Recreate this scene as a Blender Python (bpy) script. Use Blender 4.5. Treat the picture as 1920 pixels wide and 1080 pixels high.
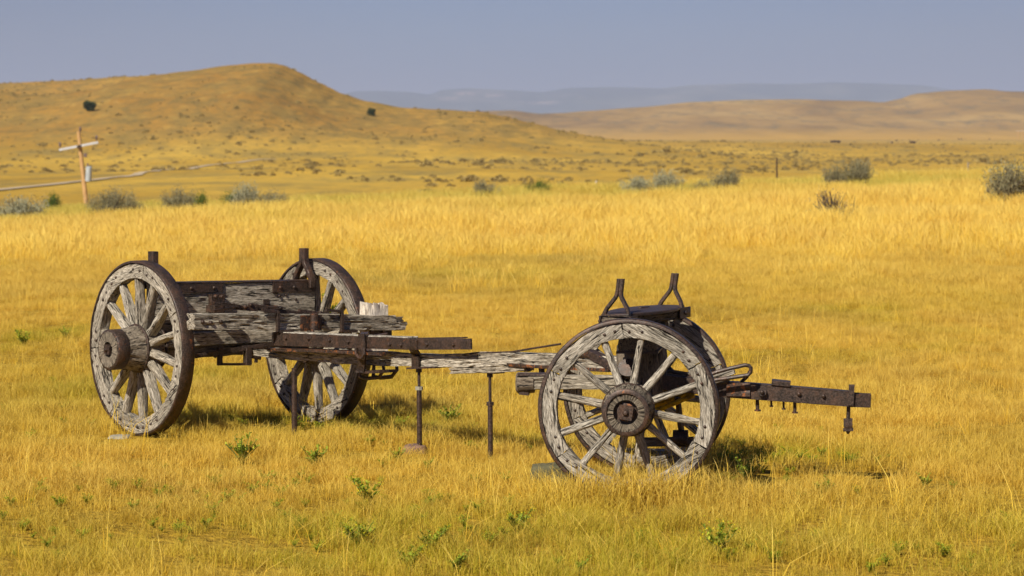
import bpy, math, random
import numpy as np
from mathutils import Vector, Matrix, noise as mn

random.seed(7); rng = np.random.default_rng(7)
for o in list(bpy.data.objects): bpy.data.objects.remove(o)
SC = bpy.context.scene
COL = SC.collection
R = math.radians

# ------------------------------------------------------------------ camera
HAZE = 6.2e-5
F = 5377.0; HY = 260.0; CZ = 2.18          # focal length in photo pixels, horizon row, eye height
cam_d = bpy.data.cameras.new('camera'); cam = bpy.data.objects.new('camera', cam_d); COL.objects.link(cam)
cam_d.sensor_width = 36; cam_d.lens = 36 * F / 1920
cam_d.shift_y = -(540 - HY) / 1920
cam_d.clip_start = 0.5; cam_d.clip_end = 120000
cam.location = (0, 0, CZ); cam.rotation_euler = (R(90), 0, 0)
cam_d.dof.use_dof = True; cam_d.dof.focus_distance = 18.8; cam_d.dof.aperture_fstop = 5.6
SC.camera = cam
# ------------------------------------------------------------------ light, sky, exposure
SUN_L = Vector((0.62, 1.05, -1.0)).normalized()         # the way the light travels
elev = math.asin(-SUN_L.z)
sd = bpy.data.lights.new('sun', 'SUN'); sun = bpy.data.objects.new('sun', sd); COL.objects.link(sun)
sd.energy = 4.6; sd.angle = R(0.6); sd.color = (1.0, 0.94, 0.82)
sun.rotation_euler = SUN_L.to_track_quat('-Z', 'Y').to_euler()
sun.location = (-20, -30, 40)
W = bpy.data.worlds.new('World'); SC.world = W; W.use_nodes = True
wn = W.node_tree; bg = wn.nodes['Background']
sky = wn.nodes.new('ShaderNodeTexSky'); sky.sky_type = 'NISHITA'; sky.sun_disc = False
sky.sun_elevation = elev; sky.sun_rotation = math.atan2(-SUN_L.x, -SUN_L.y)
sky.air_density = 1.0; sky.dust_density = 1.0; sky.ozone_density = 3.0; sky.altitude = 1200
tint = wn.nodes.new('ShaderNodeMix'); tint.data_type = 'RGBA'; tint.blend_type = 'MULTIPLY'
tint.inputs[0].default_value = 1.0; tint.inputs[7].default_value = (0.345, 0.43, 0.67, 1)
wn.links.new(sky.outputs[0], tint.inputs[6])
tcw = wn.nodes.new('ShaderNodeTexCoord'); sxw = wn.nodes.new('ShaderNodeSeparateXYZ'); wn.links.new(tcw.outputs['Generated'], sxw.inputs[0])
mpw = wn.nodes.new('ShaderNodeMapping'); mpw.inputs['Scale'].default_value = (5, 5, 34); wn.links.new(tcw.outputs['Generated'], mpw.inputs[0])
nzw = wn.nodes.new('ShaderNodeTexNoise'); nzw.inputs['Scale'].default_value = 1.0; nzw.inputs['Detail'].default_value = 4; wn.links.new(mpw.outputs[0], nzw.inputs['Vector'])
abw = wn.nodes.new('ShaderNodeMath'); abw.operation = 'ABSOLUTE'; wn.links.new(sxw.outputs[0], abw.inputs[0])
mrw = wn.nodes.new('ShaderNodeMapRange'); wn.links.new(abw.outputs[0], mrw.inputs[0]); mrw.inputs[1].default_value = .05; mrw.inputs[2].default_value = .22; mrw.inputs[4].default_value = .8
adw = wn.nodes.new('ShaderNodeMath'); adw.operation = 'MULTIPLY_ADD'; wn.links.new(nzw.outputs['Fac'], adw.inputs[0]); adw.inputs[1].default_value = .5; wn.links.new(mrw.outputs[0], adw.inputs[2]); adw.use_clamp = True
smw = wn.nodes.new('ShaderNodeMix'); smw.data_type = 'RGBA'; smw.blend_type = 'MULTIPLY'; wn.links.new(adw.outputs[0], smw.inputs[0])
wn.links.new(tint.outputs[2], smw.inputs[6]); smw.inputs[7].default_value = (.98, .84, .80, 1); wn.links.new(smw.outputs[2], bg.inputs[0])
bg.inputs[1].default_value = 0.075
SC.view_settings.view_transform = 'Standard'; SC.view_settings.look = 'None'
SC.view_settings.exposure = 0.38; SC.view_settings.gamma = 1.0
SC.cycles.use_denoising = True
SC.cycles.max_bounces = 6; SC.cycles.volume_bounces = 1; SC.cycles.transparent_max_bounces = 8

def P(px, py, D):
    return Vector(((px - 960) * D / F, D, CZ - (py - HY) * D / F))

# ------------------------------------------------------------------ node helpers
def mat(name):
    m = bpy.data.materials.new(name); m.use_nodes = True
    nt = m.node_tree; b = nt.nodes['Principled BSDF']
    return m, nt, b
def N(nt, t, **kw):
    n = nt.nodes.new(t)
    for k, v in kw.items():
        if k.startswith('i'): n.inputs[int(k[1:])].default_value = v
        else: setattr(n, k, v)
    return n
def ramp(nt, fac, stops, interp='LINEAR'):
    r = nt.nodes.new('ShaderNodeValToRGB'); e = r.color_ramp.elements; r.color_ramp.interpolation = interp
    while len(e) > 1: e.remove(e[0])
    e[0].position = stops[0][0]; e[0].color = (*stops[0][1], 1)
    for p, c in stops[1:]:
        x = e.new(p); x.color = (*c, 1)
    nt.links.new(fac, r.inputs[0]); return r.outputs[0]
def G(v): return (v, v, v)
def noise(nt, vec, scale, detail=4, rough=.55, dist=0):
    n = N(nt, 'ShaderNodeTexNoise'); n.inputs['Scale'].default_value = scale; n.inputs['Detail'].default_value = detail
    n.inputs['Roughness'].default_value = rough; n.inputs['Distortion'].default_value = dist
    if vec is not None: nt.links.new(vec, n.inputs['Vector'])
    return n.outputs['Fac']
def mapping(nt, vec, scale=(1, 1, 1), loc=(0, 0, 0)):
    m = N(nt, 'ShaderNodeMapping'); m.inputs['Scale'].default_value = scale; m.inputs['Location'].default_value = loc
    nt.links.new(vec, m.inputs['Vector']); return m.outputs[0]
def mix(nt, fac, a, b, mode='MIX'):
    m = nt.nodes.new('ShaderNodeMix'); m.data_type = 'RGBA'; m.blend_type = mode
    if isinstance(fac, (int, float)): m.inputs[0].default_value = fac
    else: nt.links.new(fac, m.inputs[0])
    for s, v in ((6, a), (7, b)):
        if isinstance(v, tuple): m.inputs[s].default_value = (*v, 1)
        else: nt.links.new(v, m.inputs[s])
    return m.outputs[2]
def mth(nt, op, a, b=None, clamp=False):
    m = nt.nodes.new('ShaderNodeMath'); m.operation = op; m.use_clamp = clamp
    for s, v in ((0, a), (1, b)):
        if v is None: continue
        if isinstance(v, (int, float)): m.inputs[s].default_value = v
        else: nt.links.new(v, m.inputs[s])
    return m.outputs[0]
def bump(nt, h, strength, dist, b):
    n = N(nt, 'ShaderNodeBump'); n.inputs['Strength'].default_value = strength; n.inputs['Distance'].default_value = dist
    nt.links.new(h, n.inputs['Height']); nt.links.new(n.outputs[0], b.inputs['Normal'])

# ------------------------------------------------------------------ materials
def wood_mat(name, light, midc, dark, crack=.42):
    m, nt, b = mat(name)
    at = N(nt, 'ShaderNodeAttribute'); at.attribute_name = 'gr'; g = at.outputs['Vector']
    cr = noise(nt, mapping(nt, g, (6.5, 72, 72)), 1.0, 4, .66, .55)       # drying cracks along the grain
    fi = noise(nt, mapping(nt, g, (20, 170, 170)), 1.0, 3, .7, .4)        # fine fibre
    la = noise(nt, mapping(nt, g, (2.2, 6, 6)), 1.0, 3, .5)              # weathering patches
    base = ramp(nt, fi, [(.28, dark), (.46, midc), (.66, light)])
    pat = ramp(nt, la, [(.32, (.62, .60, .56)), (.6, (1.06, 1.03, .98))])
    base = mix(nt, 1.0, base, pat, 'MULTIPLY')
    oi = N(nt, 'ShaderNodeObjectInfo'); base = mix(nt, 1.0, base, ramp(nt, oi.outputs['Random'], [(0, (.78, .76, .74)), (.5, (.98, .94, .88)), (1, (1.04, 1.04, 1.04))]), 'MULTIPLY')
    cm = ramp(nt, cr, [(crack - .05, G(0)), (crack + .02, G(1))])
    base = mix(nt, cm, (.02, .016, .013), base)
    nt.links.new(base, b.inputs['Base Color'])
    b.inputs['Roughness'].default_value = .88; b.inputs['Specular IOR Level'].default_value = .25
    h = mth(nt, 'ADD', mth(nt, 'MULTIPLY', cm, .75), mth(nt, 'MULTIPLY', fi, .5))
    bump(nt, h, 1.0, .009, b)
    return m
WOOD = wood_mat('weathered_wood', (.66, .615, .535), (.30, .27, .225), (.06, .05, .041), .418)
WOOD_M = wood_mat('hub_wood', (.42, .37, .30), (.21, .18, .145), (.05, .042, .033), .43)
WOOD_D = wood_mat('dark_wood', (.30, .26, .21), (.17, .14, .11), (.045, .036, .028))
WOOD_W = wood_mat('bleached_wood', (.85, .80, .74), (.66, .61, .55), (.30, .26, .22), .36)
def iron_mat(name, rust=.5, orange=.635):
    m, nt, b = mat(name)
    tc = N(nt, 'ShaderNodeTexCoord').outputs['Object']
    a = noise(nt, tc, 14, 6, .65, .3); f = noise(nt, tc, 90, 3, .7); o = noise(nt, mapping(nt, tc, (1, 1, 1), (3, 7, 1)), 26, 5, .65, .4)
    base = ramp(nt, a, [(.3, (.014, .010, .008)), (.5, (.034, .022, .015)), (.74, (.10, .047, .025))])
    om = ramp(nt, o, [(orange, G(0)), (orange + .09, G(1))])
    base = mix(nt, om, base, (.30, .10, .025))
    base = mix(nt, mth(nt, 'MULTIPLY', ramp(nt, f, [(.45, G(0)), (.62, G(1))]), .45), base, (.16, .10, .075))
    nt.links.new(base, b.inputs['Base Color'])
    b.inputs['Metallic'].default_value = .25
    nt.links.new(ramp(nt, f, [(.3, G(.34)), (.7, G(.66))]), b.inputs['Roughness'])
    bump(nt, mth(nt, 'ADD', f, a), .5, .003, b)
    return m
IRON = iron_mat('rusty_iron')
IRON_O = iron_mat('orange_rust', orange=.53)
def plain(name, c1, c2, scale=30, rough=.8, sc3=(1, 1, 1), bs=.4, bd=.01, spec=.3):
    m, nt, b = mat(name)
    tc = mapping(nt, N(nt, 'ShaderNodeTexCoord').outputs['Object'], sc3)
    n = noise(nt, tc, scale, 5, .6)
    nt.links.new(ramp(nt, n, [(.3, c1), (.7, c2)]), b.inputs['Base Color'])
    b.inputs['Roughness'].default_value = rough; b.inputs['Specular IOR Level'].default_value = spec
    bump(nt, n, bs, bd, b); return m
YEL = plain('yellow_paint', (.10, .06, .015), (.80, .52, .02), 25, .6)
STONE = plain('pale_stone', (.24, .22, .17), (.40, .37, .29), 20, .9)
MOSS = plain('mossy_stone', (.07, .065, .03), (.14, .125, .065), 22, .95)
RSTONE = plain('red_stone', (.11, .065, .05), (.26, .15, .11), 25, .9)

def leaf_mat(name, cols, trans=.25, attr_tint=False):
    m, nt, b = mat(name)
    at = N(nt, 'ShaderNodeAttribute'); at.attribute_name = 'cv'
    c = ramp(nt, at.outputs['Fac'], cols)
    nt.links.new(c, b.inputs['Base Color']); b.inputs['Roughness'].default_value = .75
    b.inputs['Specular IOR Level'].default_value = .2
    tr = N(nt, 'ShaderNodeBsdfTranslucent'); nt.links.new(c, tr.inputs[0])
    ms = N(nt, 'ShaderNodeMixShader', i0=trans)
    nt.links.new(b.outputs[0], ms.inputs[1]); nt.links.new(tr.outputs[0], ms.inputs[2])
    nt.links.new(ms.outputs[0], nt.nodes['Material Output'].inputs[0])
    return m
SAGE = leaf_mat('sage_leaves', [(0, (.17, .145, .075)), (.5, (.28, .25, .13)), (1, (.41, .375, .22))])
SAGE_P = leaf_mat('pale_sage_leaves', [(0, (.26, .24, .13)), (.5, (.38, .36, .22)), (1, (.50, .48, .32))])
BROWN = leaf_mat('dry_brown_leaves', [(0, (.20, .14, .07)), (1, (.42, .31, .17))])
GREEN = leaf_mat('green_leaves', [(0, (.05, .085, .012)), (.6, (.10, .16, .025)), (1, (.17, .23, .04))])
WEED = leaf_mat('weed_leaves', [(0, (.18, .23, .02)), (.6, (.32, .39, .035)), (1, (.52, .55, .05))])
WEEDY = leaf_mat('yellow_flowers', [(0, (.20, .30, .02)), (.4, (.45, .42, .02)), (1, (.80, .62, .02))])
JUN = leaf_mat('juniper_leaves', [(0, (.022, .036, .012)), (1, (.065, .085, .025))], .1)
TWIG = plain('twig_bark', (.06, .045, .032), (.17, .13, .09), 40, .9)
SPECK = plain('scrub_leaves', (.13, .125, .06), (.24, .22, .11), 3, .95)

def grass_mat(name, dry, green, tip, patch):
    m, nt, b = mat(name)
    at = N(nt, 'ShaderNodeAttribute'); at.attribute_name = 'cv'
    ht = N(nt, 'ShaderNodeAttribute'); ht.attribute_name = 'ht'
    ti = N(nt, 'ShaderNodeAttribute'); ti.attribute_name = 'tint'; ti.attribute_type = 'INSTANCER'
    va = N(nt, 'ShaderNodeAttribute'); va.attribute_name = 'vary'; va.attribute_type = 'INSTANCER'
    pos = N(nt, 'ShaderNodeNewGeometry').outputs['Position']
    n1 = noise(nt, pos, .8, 3, .6); n2 = noise(nt, mapping(nt, pos, (.30, .16, .3)), 1, 4, .6)
    s = mth(nt, 'ADD', mth(nt, 'MULTIPLY', at.outputs['Fac'], .5), mth(nt, 'MULTIPLY', va.outputs['Fac'], .5))
    cd = ramp(nt, s, dry); cg = ramp(nt, s, green)
    gf = mth(nt, 'MULTIPLY', ti.outputs['Fac'], ramp(nt, at.outputs['Fac'], [(.2, G(1)), (.95, G(.35))]), True)
    c = mix(nt, gf, cd, cg)
    c = mix(nt, ramp(nt, n1, [(.4, G(.0)), (.75, G(.4))]), c, (.56, .32, .04), 'MIX')
    c = mix(nt, ramp(nt, n2, [(.50, G(0)), (.66, G(.55))]), c, patch, 'MIX')
    tf = mth(nt, 'MULTIPLY', ramp(nt, ht.outputs['Fac'], [(.35, G(0)), (1, G(1))]), tip[1])
    tf = mth(nt, 'MULTIPLY', tf, mth(nt, 'SUBTRACT', 1.0, mth(nt, 'MULTIPLY', gf, .8)))
    c = mix(nt, tf, c, tip[0])
    nt.links.new(c, b.inputs['Base Color']); b.inputs['Roughness'].default_value = .6
    b.inputs['Specular IOR Level'].default_value = .3
    tr = N(nt, 'ShaderNodeBsdfTranslucent'); nt.links.new(c, tr.inputs[0])
    ms = N(nt, 'ShaderNodeMixShader', i0=.3)
    nt.links.new(b.outputs[0], ms.inputs[1]); nt.links.new(tr.outputs[0], ms.inputs[2])
    nt.links.new(ms.outputs[0], nt.nodes['Material Output'].inputs[0])
    return m
GR_S = grass_mat('short_grass', [(0, (.28, .15, .018)), (.4, (.70, .43, .04)), (1, (.93, .67, .12))],
                 [(0, (.15, .16, .008)), (.5, (.40, .36, .010)), (1, (.66, .56, .03))], ((.96, .74, .17), .5), (.40, .25, .05))
GR_T = grass_mat('tall_grass', [(0, (.70, .41, .025)), (.45, (.92, .61, .05)), (1, (.97, .74, .12))],
                 [(0, (.40, .38, .05)), (.5, (.54, .48, .08)), (1, (.68, .58, .14))], ((.98, .80, .27), .5), (.72, .40, .04))

# ------------------------------------------------------------------ object helpers
def tag(o, label=None, cat=None, group=None, kind=None):
    if label: o['label'] = label
    if cat: o['category'] = cat
    if group: o['group'] = group
    if kind: o['kind'] = kind
    return o
def empty(name, loc, label=None, cat=None, group=None):
    o = bpy.data.objects.new(name, None); COL.objects.link(o); o.location = loc; o.empty_display_size = .2
    return tag(o, label, cat, group)

class MB:
    """collects pieces of one mesh; origin = world location the mesh is made relative to"""
    def __init__(s, origin=(0, 0, 0)):
        s.v = []; s.f = []; s.m = []; s.g = []; s.o = Vector(origin); s.mats = []
    def mi(s, m):
        if m not in s.mats: s.mats.append(m)
        return s.mats.index(m)
    def sweep(s, rings, grs, m, caps=True, closed=False):
        k = len(rings[0]); b = len(s.v); mi = s.mi(m)
        for r, g in zip(rings, grs):
            for p, q in zip(r, g): s.v.append(Vector(p) - s.o); s.g.append(q)
        n = len(rings)
        for i in range(n if closed else n - 1):
            for j in range(k):
                a = b + i * k + j; a2 = b + i * k + (j + 1) % k
                c = b + ((i + 1) % n) * k + j; c2 = b + ((i + 1) % n) * k + (j + 1) % k
                s.f.append((a, a2, c2, c)); s.m.append(mi)
        if caps and not closed:
            for i, rev in ((0, True), (n - 1, False)):
                cen = sum((Vector(p) for p in rings[i]), Vector()) / k
                gc = sum((Vector(p) for p in grs[i]), Vector()) / k
                s.v.append(cen - s.o); s.g.append(gc); ci = len(s.v) - 1
                for j in range(k):
                    a = b + i * k + j; a2 = b + i * k + (j + 1) % k
                    s.f.append((a2, a, ci) if rev else (a, a2, ci)); s.m.append(mi)
    def beam(s, pts, w, h, m, up=(0, 0, 1), amp=.004, end=.0, step=.03, per=5, cham=.12, seed=None, taper=None, gframe=None):
        """a bar of w (sideways) x h (along up) along a polyline, with a worn surface"""
        pts = [Vector(p) for p in pts]; up = Vector(up)
        seed = random.random() * 90 if seed is None else seed
        L = [0]
        for a, b in zip(pts, pts[1:]): L.append(L[-1] + (b - a).length)
        n = max(1, int(L[-1] / step)) if step else 1
        ts = [L[-1] * i / n for i in range(n + 1)] if amp or len(pts) > 2 else [0, L[-1]]
        if not step: ts = L
        rings = []; grs = []
        for ti, t in enumerate(ts):
            k = 0
            while k < len(L) - 2 and t > L[k + 1]: k += 1
            d = (pts[k + 1] - pts[k]).normalized(); c = pts[k].lerp(pts[k + 1], (t - L[k]) / max(L[k + 1] - L[k], 1e-6))
            if not step and 0 < ti < len(pts) - 1: d = ((pts[ti + 1] - pts[ti]).normalized() + (pts[ti] - pts[ti - 1]).normalized()).normalized()
            side = d.cross(up).normalized(); u2 = side.cross(d).normalized()
            tp = 1 if taper is None else taper(t / L[-1])
            tw, th = (tp, tp) if not isinstance(tp, tuple) else tp
            hw, hh = w / 2 * tw, h / 2 * th; cx = min(hw, hh) * cham
            sec = []
            cor = [(-hw, -hh), (hw, -hh), (hw, hh), (-hw, hh)]
            q = per if amp else 1
            for ci in range(4):
                x0, y0 = cor[ci]; x1, y1 = cor[(ci + 1) % 4]
                dx, dy = (x1 - x0), (y1 - y0); l = math.hypot(dx, dy); ux, uy = dx / l, dy / l
                for e in range(q + 1):
                    f = cx + (l - 2 * cx) * e / q
                    sec.append((x0 + ux * f, y0 + uy * f))
            ring = []; gr = []
            for (x, y) in sec:
                g = Vector((t + seed * 3, x + seed, y + seed * 1.7))
                p = c + side * x + u2 * y
                if gframe: g = gframe(p) + Vector((seed * 3, seed, seed * 1.7))
                if amp:
                    a1 = mn.noise(Vector((g.x * 4, g.y * 30, g.z * 30))); a2 = mn.noise(Vector((g.x * 2.5 + 9, g.y * 55, g.z * 55)))
                    dsp = amp * a1 - amp * 2.2 * max(0, .16 - abs(a2)) / .16 * (0.6 + mn.noise(g * 3))
                    r = math.hypot(x, y) or 1
                    p = p + (side * x + u2 * y) / r * dsp
                if end and (ti == 0 or ti == len(ts) - 1 or (ti == 1 or ti == len(ts) - 2)):
                    e = mn.noise(Vector((g.y * 40, g.z * 40, seed + ti))) * end * (1 if ti in (0, len(ts) - 1) else .4)
                    p = p + d * e * (-1 if ti < len(ts) / 2 else 1)
                ring.append(p); gr.append(g)
            rings.append(ring); grs.append(gr)
        s.sweep(rings, grs, m)
    def tube(s, pts, r, m, sides=8, caps=True, amp=0, closed=False):
        pts = [Vector(p) for p in pts]; rings = []; grs = []; sd_ = random.random() * 50
        up = Vector((0, 0, 1)); n = len(pts); t = 0; prev = None
        for i, p in enumerate(pts):
            if closed: d = (pts[(i + 1) % n] - pts[i - 1]).normalized()
            else: d = (pts[min(i + 1, n - 1)] - pts[max(i - 1, 0)]).normalized()
            if prev is None:
                a = up if abs(d.z) < .9 else Vector((1, 0, 0)); sidev = d.cross(a).normalized()
            else: sidev = (prev - d * prev.dot(d)).normalized()
            prev = sidev; u2 = sidev.cross(d)
            rr = r(i / max(n - 1, 1)) if callable(r) else r
            ra, rb = rr if isinstance(rr, tuple) else (rr, rr)
            if i: t += (p - pts[i - 1]).length
            ring = []; gr = []
            for j in range(sides):
                an = 2 * math.pi * j / sides; x, y = math.cos(an) * ra, math.sin(an) * rb
                g = Vector((t + sd_, x + sd_, y))
                q = p + sidev * x + u2 * y
                if amp: q = q + (sidev * x + u2 * y).normalized() * amp * (mn.noise(Vector((g.x * 5, g.y * 45, g.z * 45))) + .8 * mn.noise(Vector((g.x * 6, 1, sd_))))
                ring.append(q); gr.append(g)
            rings.append(ring); grs.append(gr)
        s.sweep(rings, grs, m, caps and not closed, closed)
    def lathe(s, prof, m, M=Matrix(), sides=48, amp=0, grain='axis'):
        """prof: list of (x along axis, radius) ; axis = local X of M"""
        rings = []; grs = []; sd_ = random.random() * 50
        for (x, r) in prof:
            ring = []; gr = []
            for j in range(sides):
                an = 2 * math.pi * j / sides; rr = r
                g = Vector((x + sd_, math.cos(an) * r + sd_, math.sin(an) * r))
                if amp and r > .02:
                    a = mn.noise(Vector((x * 6, math.cos(an) * 8, math.sin(an) * 8 + sd_)))
                    rr = r - amp * 2 * max(0, .12 - abs(a)) / .12 + amp * .4 * a
                ring.append(M @ Vector((x, math.cos(an) * rr, math.sin(an) * rr))); gr.append(g)
            rings.append(ring); grs.append(gr)
        s.sweep(rings, grs, m, caps=False)
    def bolt(s, p, n, r, m, h=.6, sides=8):
        n = Vector(n).normalized(); M = Matrix.Translation(p) @ n.to_track_quat('X', 'Z').to_matrix().to_4x4()
        s.lathe([(-.01, r), (r * h * .45, r), (r * h * .85, r * .7), (r * h, 0.0005)], m, M, sides)
    def slab(s, p0, p1, w, h, m, up=(0, 0, 1)):
        s.beam([p0, p1], w, h, m, up, amp=0, step=0, cham=.1)
    def build(s, name, parent=None, label=None, sharp=38, world_parent=True, loc=None):
        me = bpy.data.meshes.new(name); me.from_pydata([tuple(v) for v in s.v], [], s.f)
        me.polygons.foreach_set('material_index', s.m); me.polygons.foreach_set('use_smooth', [True] * len(s.f))
        at = me.attributes.new('gr', 'FLOAT_VECTOR', 'POINT'); at.data.foreach_set('vector', np.array([tuple(g) for g in s.g], dtype=np.float32).ravel())
        for m in s.mats: me.materials.append(m)
        me.update(); me.set_sharp_from_angle(angle=R(sharp))
        o = bpy.data.objects.new(name, me); COL.objects.link(o)
        if parent is not None: o.parent = parent
        if loc is not None: o.location = loc
        if label: o['label'] = label
        return o

# ------------------------------------------------------------------ terrain
def _h(ix, iy, s):
    n = (ix * 374761393 + iy * 668265263 + s * 1274126177) & 0x7fffffff
    n = ((n ^ (n >> 13)) * 1274126177) & 0x7fffffff
    return ((n ^ (n >> 16)) & 0xffff) / 65535.0
def vn(x, y, s=0):
    x = np.asarray(x, float); y = np.asarray(y, float)
    ix = np.floor(x).astype(np.int64); iy = np.floor(y).astype(np.int64); fx = x - ix; fy = y - iy
    fx = fx * fx * (3 - 2 * fx); fy = fy * fy * (3 - 2 * fy)
    a = _h(ix, iy, s); b = _h(ix + 1, iy, s); c = _h(ix, iy + 1, s); d = _h(ix + 1, iy + 1, s)
    return (a * (1 - fx) + b * fx) * (1 - fy) + (c * (1 - fx) + d * fx) * fy
def fbm(x, y, s=0, o=4):
    t = 0; a = .5
    for k in range(o): t = t + a * (vn(x * 2 ** k, y * 2 ** k, s + k) * 2 - 1); a *= .5
    return t
def sst(a, b, x):
    t = np.clip((x - a) / (b - a), 0, 1); return t * t * (3 - 2 * t)
def prof(pts, D):
    xs = np.array([(p[0] - 960) * D / F for p in pts]); zs = np.array([CZ - (p[1] - HY) * D / F for p in pts])
    def f(X):
        i = np.clip(np.searchsorted(xs, X) - 1, 0, len(xs) - 2); t = np.clip((X - xs[i]) / (xs[i + 1] - xs[i]), 0, 1)
        t = .5 * t + .5 * t * t * (3 - 2 * t)
        return zs[i] * (1 - t) + zs[i + 1] * t
    return f
FLOOR = -3.0
hA = prof([(-900, 200), (-400, 190), (-60, 176), (0, 172), (80, 178), (180, 168), (260, 146), (350, 134), (430, 123), (478, 119), (510, 119), (532, 123), (556, 134), (600, 156),
           (618, 165), (640, 176), (690, 191), (760, 203), (830, 206), (900, 210), (950, 220), (1000, 232), (1060, 247), (1130, 259), (1200, 271), (1280, 282),
           (1380, 293), (1500, 300), (2900, 305)], 850)
hB = prof([(-900, 176), (-300, 164), (0, 157), (120, 152), (250, 144), (360, 136), (460, 134), (520, 160), (640, 215), (800, 262), (2900, 280)], 1150)
def terrain(X, Y):
    X = np.asarray(X, float); Y = np.asarray(Y, float)
    near = sst(28, 95, Y) * np.clip(-.02 + .043 * X, -1.1, 1.2)
    near = near + .05 * fbm(X / 6, Y / 6, 3) * sst(22, 45, Y)
    floor = FLOOR + 4.0 * sst(1300, 3700, Y) + .35 * fbm(X / 90, Y / 70, 11, 3) * sst(150, 260, Y) * (1 - sst(1500, 4000, Y))
    # low broken mounds in the middle of the valley
    mound = 1.0 * np.exp(-((Y - 400) / 45) ** 2) * np.clip(1 - np.abs((X + 20) / 45), 0, 1) * (1 + fbm(X / 12, Y / 12, 5))
    z = near * (1 - sst(100, 190, Y)) + (floor + mound) * sst(100, 190, Y)
    ns = 3.2 * fbm(X / 130 + .3, Y / 150, 23, 3) + 1.6 * fbm(X / 70, Y / 60, 21, 5) + 1.8 * np.abs(fbm(X / 45 + .4 * fbm(X / 30, Y / 30, 8), Y / 170, 31, 4))
    tA = np.clip((Y - 610) / 240, 0, 1); tA = np.where(tA < 1, .35 * tA + .65 * tA * tA * (3 - 2 * tA), 1)
    fA = np.where(Y < 850, tA, np.exp(-((Y - 850) / 140) ** 2))
    A = np.clip(hA(X) - FLOOR, 0, 99)
    gul = ns * np.clip(A / 10, 0, 1) * np.where(Y < 850, tA * (1 - tA) * 4, 0)
    tB = np.clip((Y - 900) / 250, 0, 1); fB = np.where(Y < 1150, tB * tB * (3 - 2 * tB), np.exp(-((Y - 1150) / 180) ** 2))
    B = np.clip(hB(X) - FLOOR, 0, 99) * fB
    return z + np.maximum(A * fA + gul, B) * sst(500, 640, Y)
def tz(x, y): return float(terrain(np.array([x]), np.array([y]))[0])
def hit(px, py, d0=60, d1=1400):
    """first place where the sight line through a photo pixel meets the ground"""
    D = np.linspace(d0, d1, 6000); X = (px - 960) * D / F; Z = CZ - (py - HY) * D / F
    b = np.nonzero(terrain(X, D) > Z)[0]
    d = D[b[0]] if len(b) else d1
    return Vector(((px - 960) * d / F, d, tz((px - 960) * d / F, d)))

def grid_mesh(name, X, Y, Z, m, kind='structure'):
    r, c = X.shape; v = np.stack([X, Y, Z], -1).reshape(-1, 3).astype(np.float32)
    i = np.arange(r * c).reshape(r, c)
    q = np.stack([i[:-1, :-1], i[:-1, 1:], i[1:, 1:], i[1:, :-1]], -1).reshape(-1, 4)
    me = bpy.data.meshes.new(name); me.vertices.add(len(v)); me.vertices.foreach_set('co', v.ravel())
    me.loops.add(q.size); me.loops.foreach_set('vertex_index', q.ravel().astype(np.int32))
    me.polygons.add(len(q)); me.polygons.foreach_set('loop_start', np.arange(0, q.size, 4, dtype=np.int32))
    me.polygons.foreach_set('loop_total', np.full(len(q), 4, dtype=np.int32)); me.update(); me.validate()
    me.polygons.foreach_set('use_smooth', [True] * len(q)); me.materials.append(m)
    o = bpy.data.objects.new(name, me); COL.objects.link(o); o['kind'] = kind; return o

m, nt, b = mat('prairie_ground'); GROUND = m
pos = N(nt, 'ShaderNodeNewGeometry').outputs['Position']
n_a = noise(nt, mapping(nt, pos, (.012, .006, .03)), 1, 6, .65, .6)
n_b = noise(nt, mapping(nt, pos, (.09, .035, .1)), 1, 5, .65)
n_c = noise(nt, pos, .55, 4, .7)
n_d = noise(nt, pos, 9, 4, .7)
far = ramp(nt, n_a, [(.33, (.44, .26, .04)), (.5, (.60, .365, .055)), (.66, (.72, .46, .08))])
far = mix(nt, ramp(nt, n_b, [(.48, G(0)), (.66, G(.8))]), far, (.30, .225, .075))
far = mix(nt, mth(nt, 'MULTIPLY', ramp(nt, n_c, [(.5, G(0)), (.68, G(1))]), .55), far, (.22, .175, .07))
near = ramp(nt, n_d, [(.3, (.22, .13, .02)), (.6, (.50, .31, .035))])
sep = N(nt, 'ShaderNodeSeparateXYZ'); nt.links.new(pos, sep.inputs[0])
ymap = N(nt, 'ShaderNodeMapRange'); nt.links.new(sep.outputs[1], ymap.inputs[0]); ymap.inputs[1].default_value = 80; ymap.inputs[2].default_value = 140
hm = N(nt, 'ShaderNodeMapRange'); nt.links.new(sep.outputs[2], hm.inputs[0]); hm.inputs[1].default_value = -2.4; hm.inputs[2].default_value = 4
hill = ramp(nt, n_a, [(.33, (.40, .21, .045)), (.5, (.49, .27, .055)), (.68, (.56, .34, .07))])
hill = mix(nt, ramp(nt, n_b, [(.42, G(0)), (.62, G(.9))]), hill, (.34, .22, .06))
n_e = noise(nt, mapping(nt, pos, (.22, .10, .3)), 1, 5, .75)
hill = mix(nt, mth(nt, 'MULTIPLY', ramp(nt, n_e, [(.48, G(0)), (.6, G(1))]), .75), hill, (.22, .155, .05))
hill = mix(nt, mth(nt, 'MULTIPLY', ramp(nt, n_c, [(.48, G(0)), (.62, G(1))]), .5), hill, (.24, .18, .065))
hill = mix(nt, mth(nt, 'MULTIPLY', ramp(nt, n_e, [(.30, G(1)), (.42, G(0))]), .6), hill, (.62, .41, .10))
yh = N(nt, 'ShaderNodeMapRange'); nt.links.new(sep.outputs[1], yh.inputs[0]); yh.inputs[1].default_value = 330; yh.inputs[2].default_value = 620
c = mix(nt, mth(nt, 'MULTIPLY', hm.outputs[0], yh.outputs[0]), far, hill); c = mix(nt, ymap.outputs[0], near, c)
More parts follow.
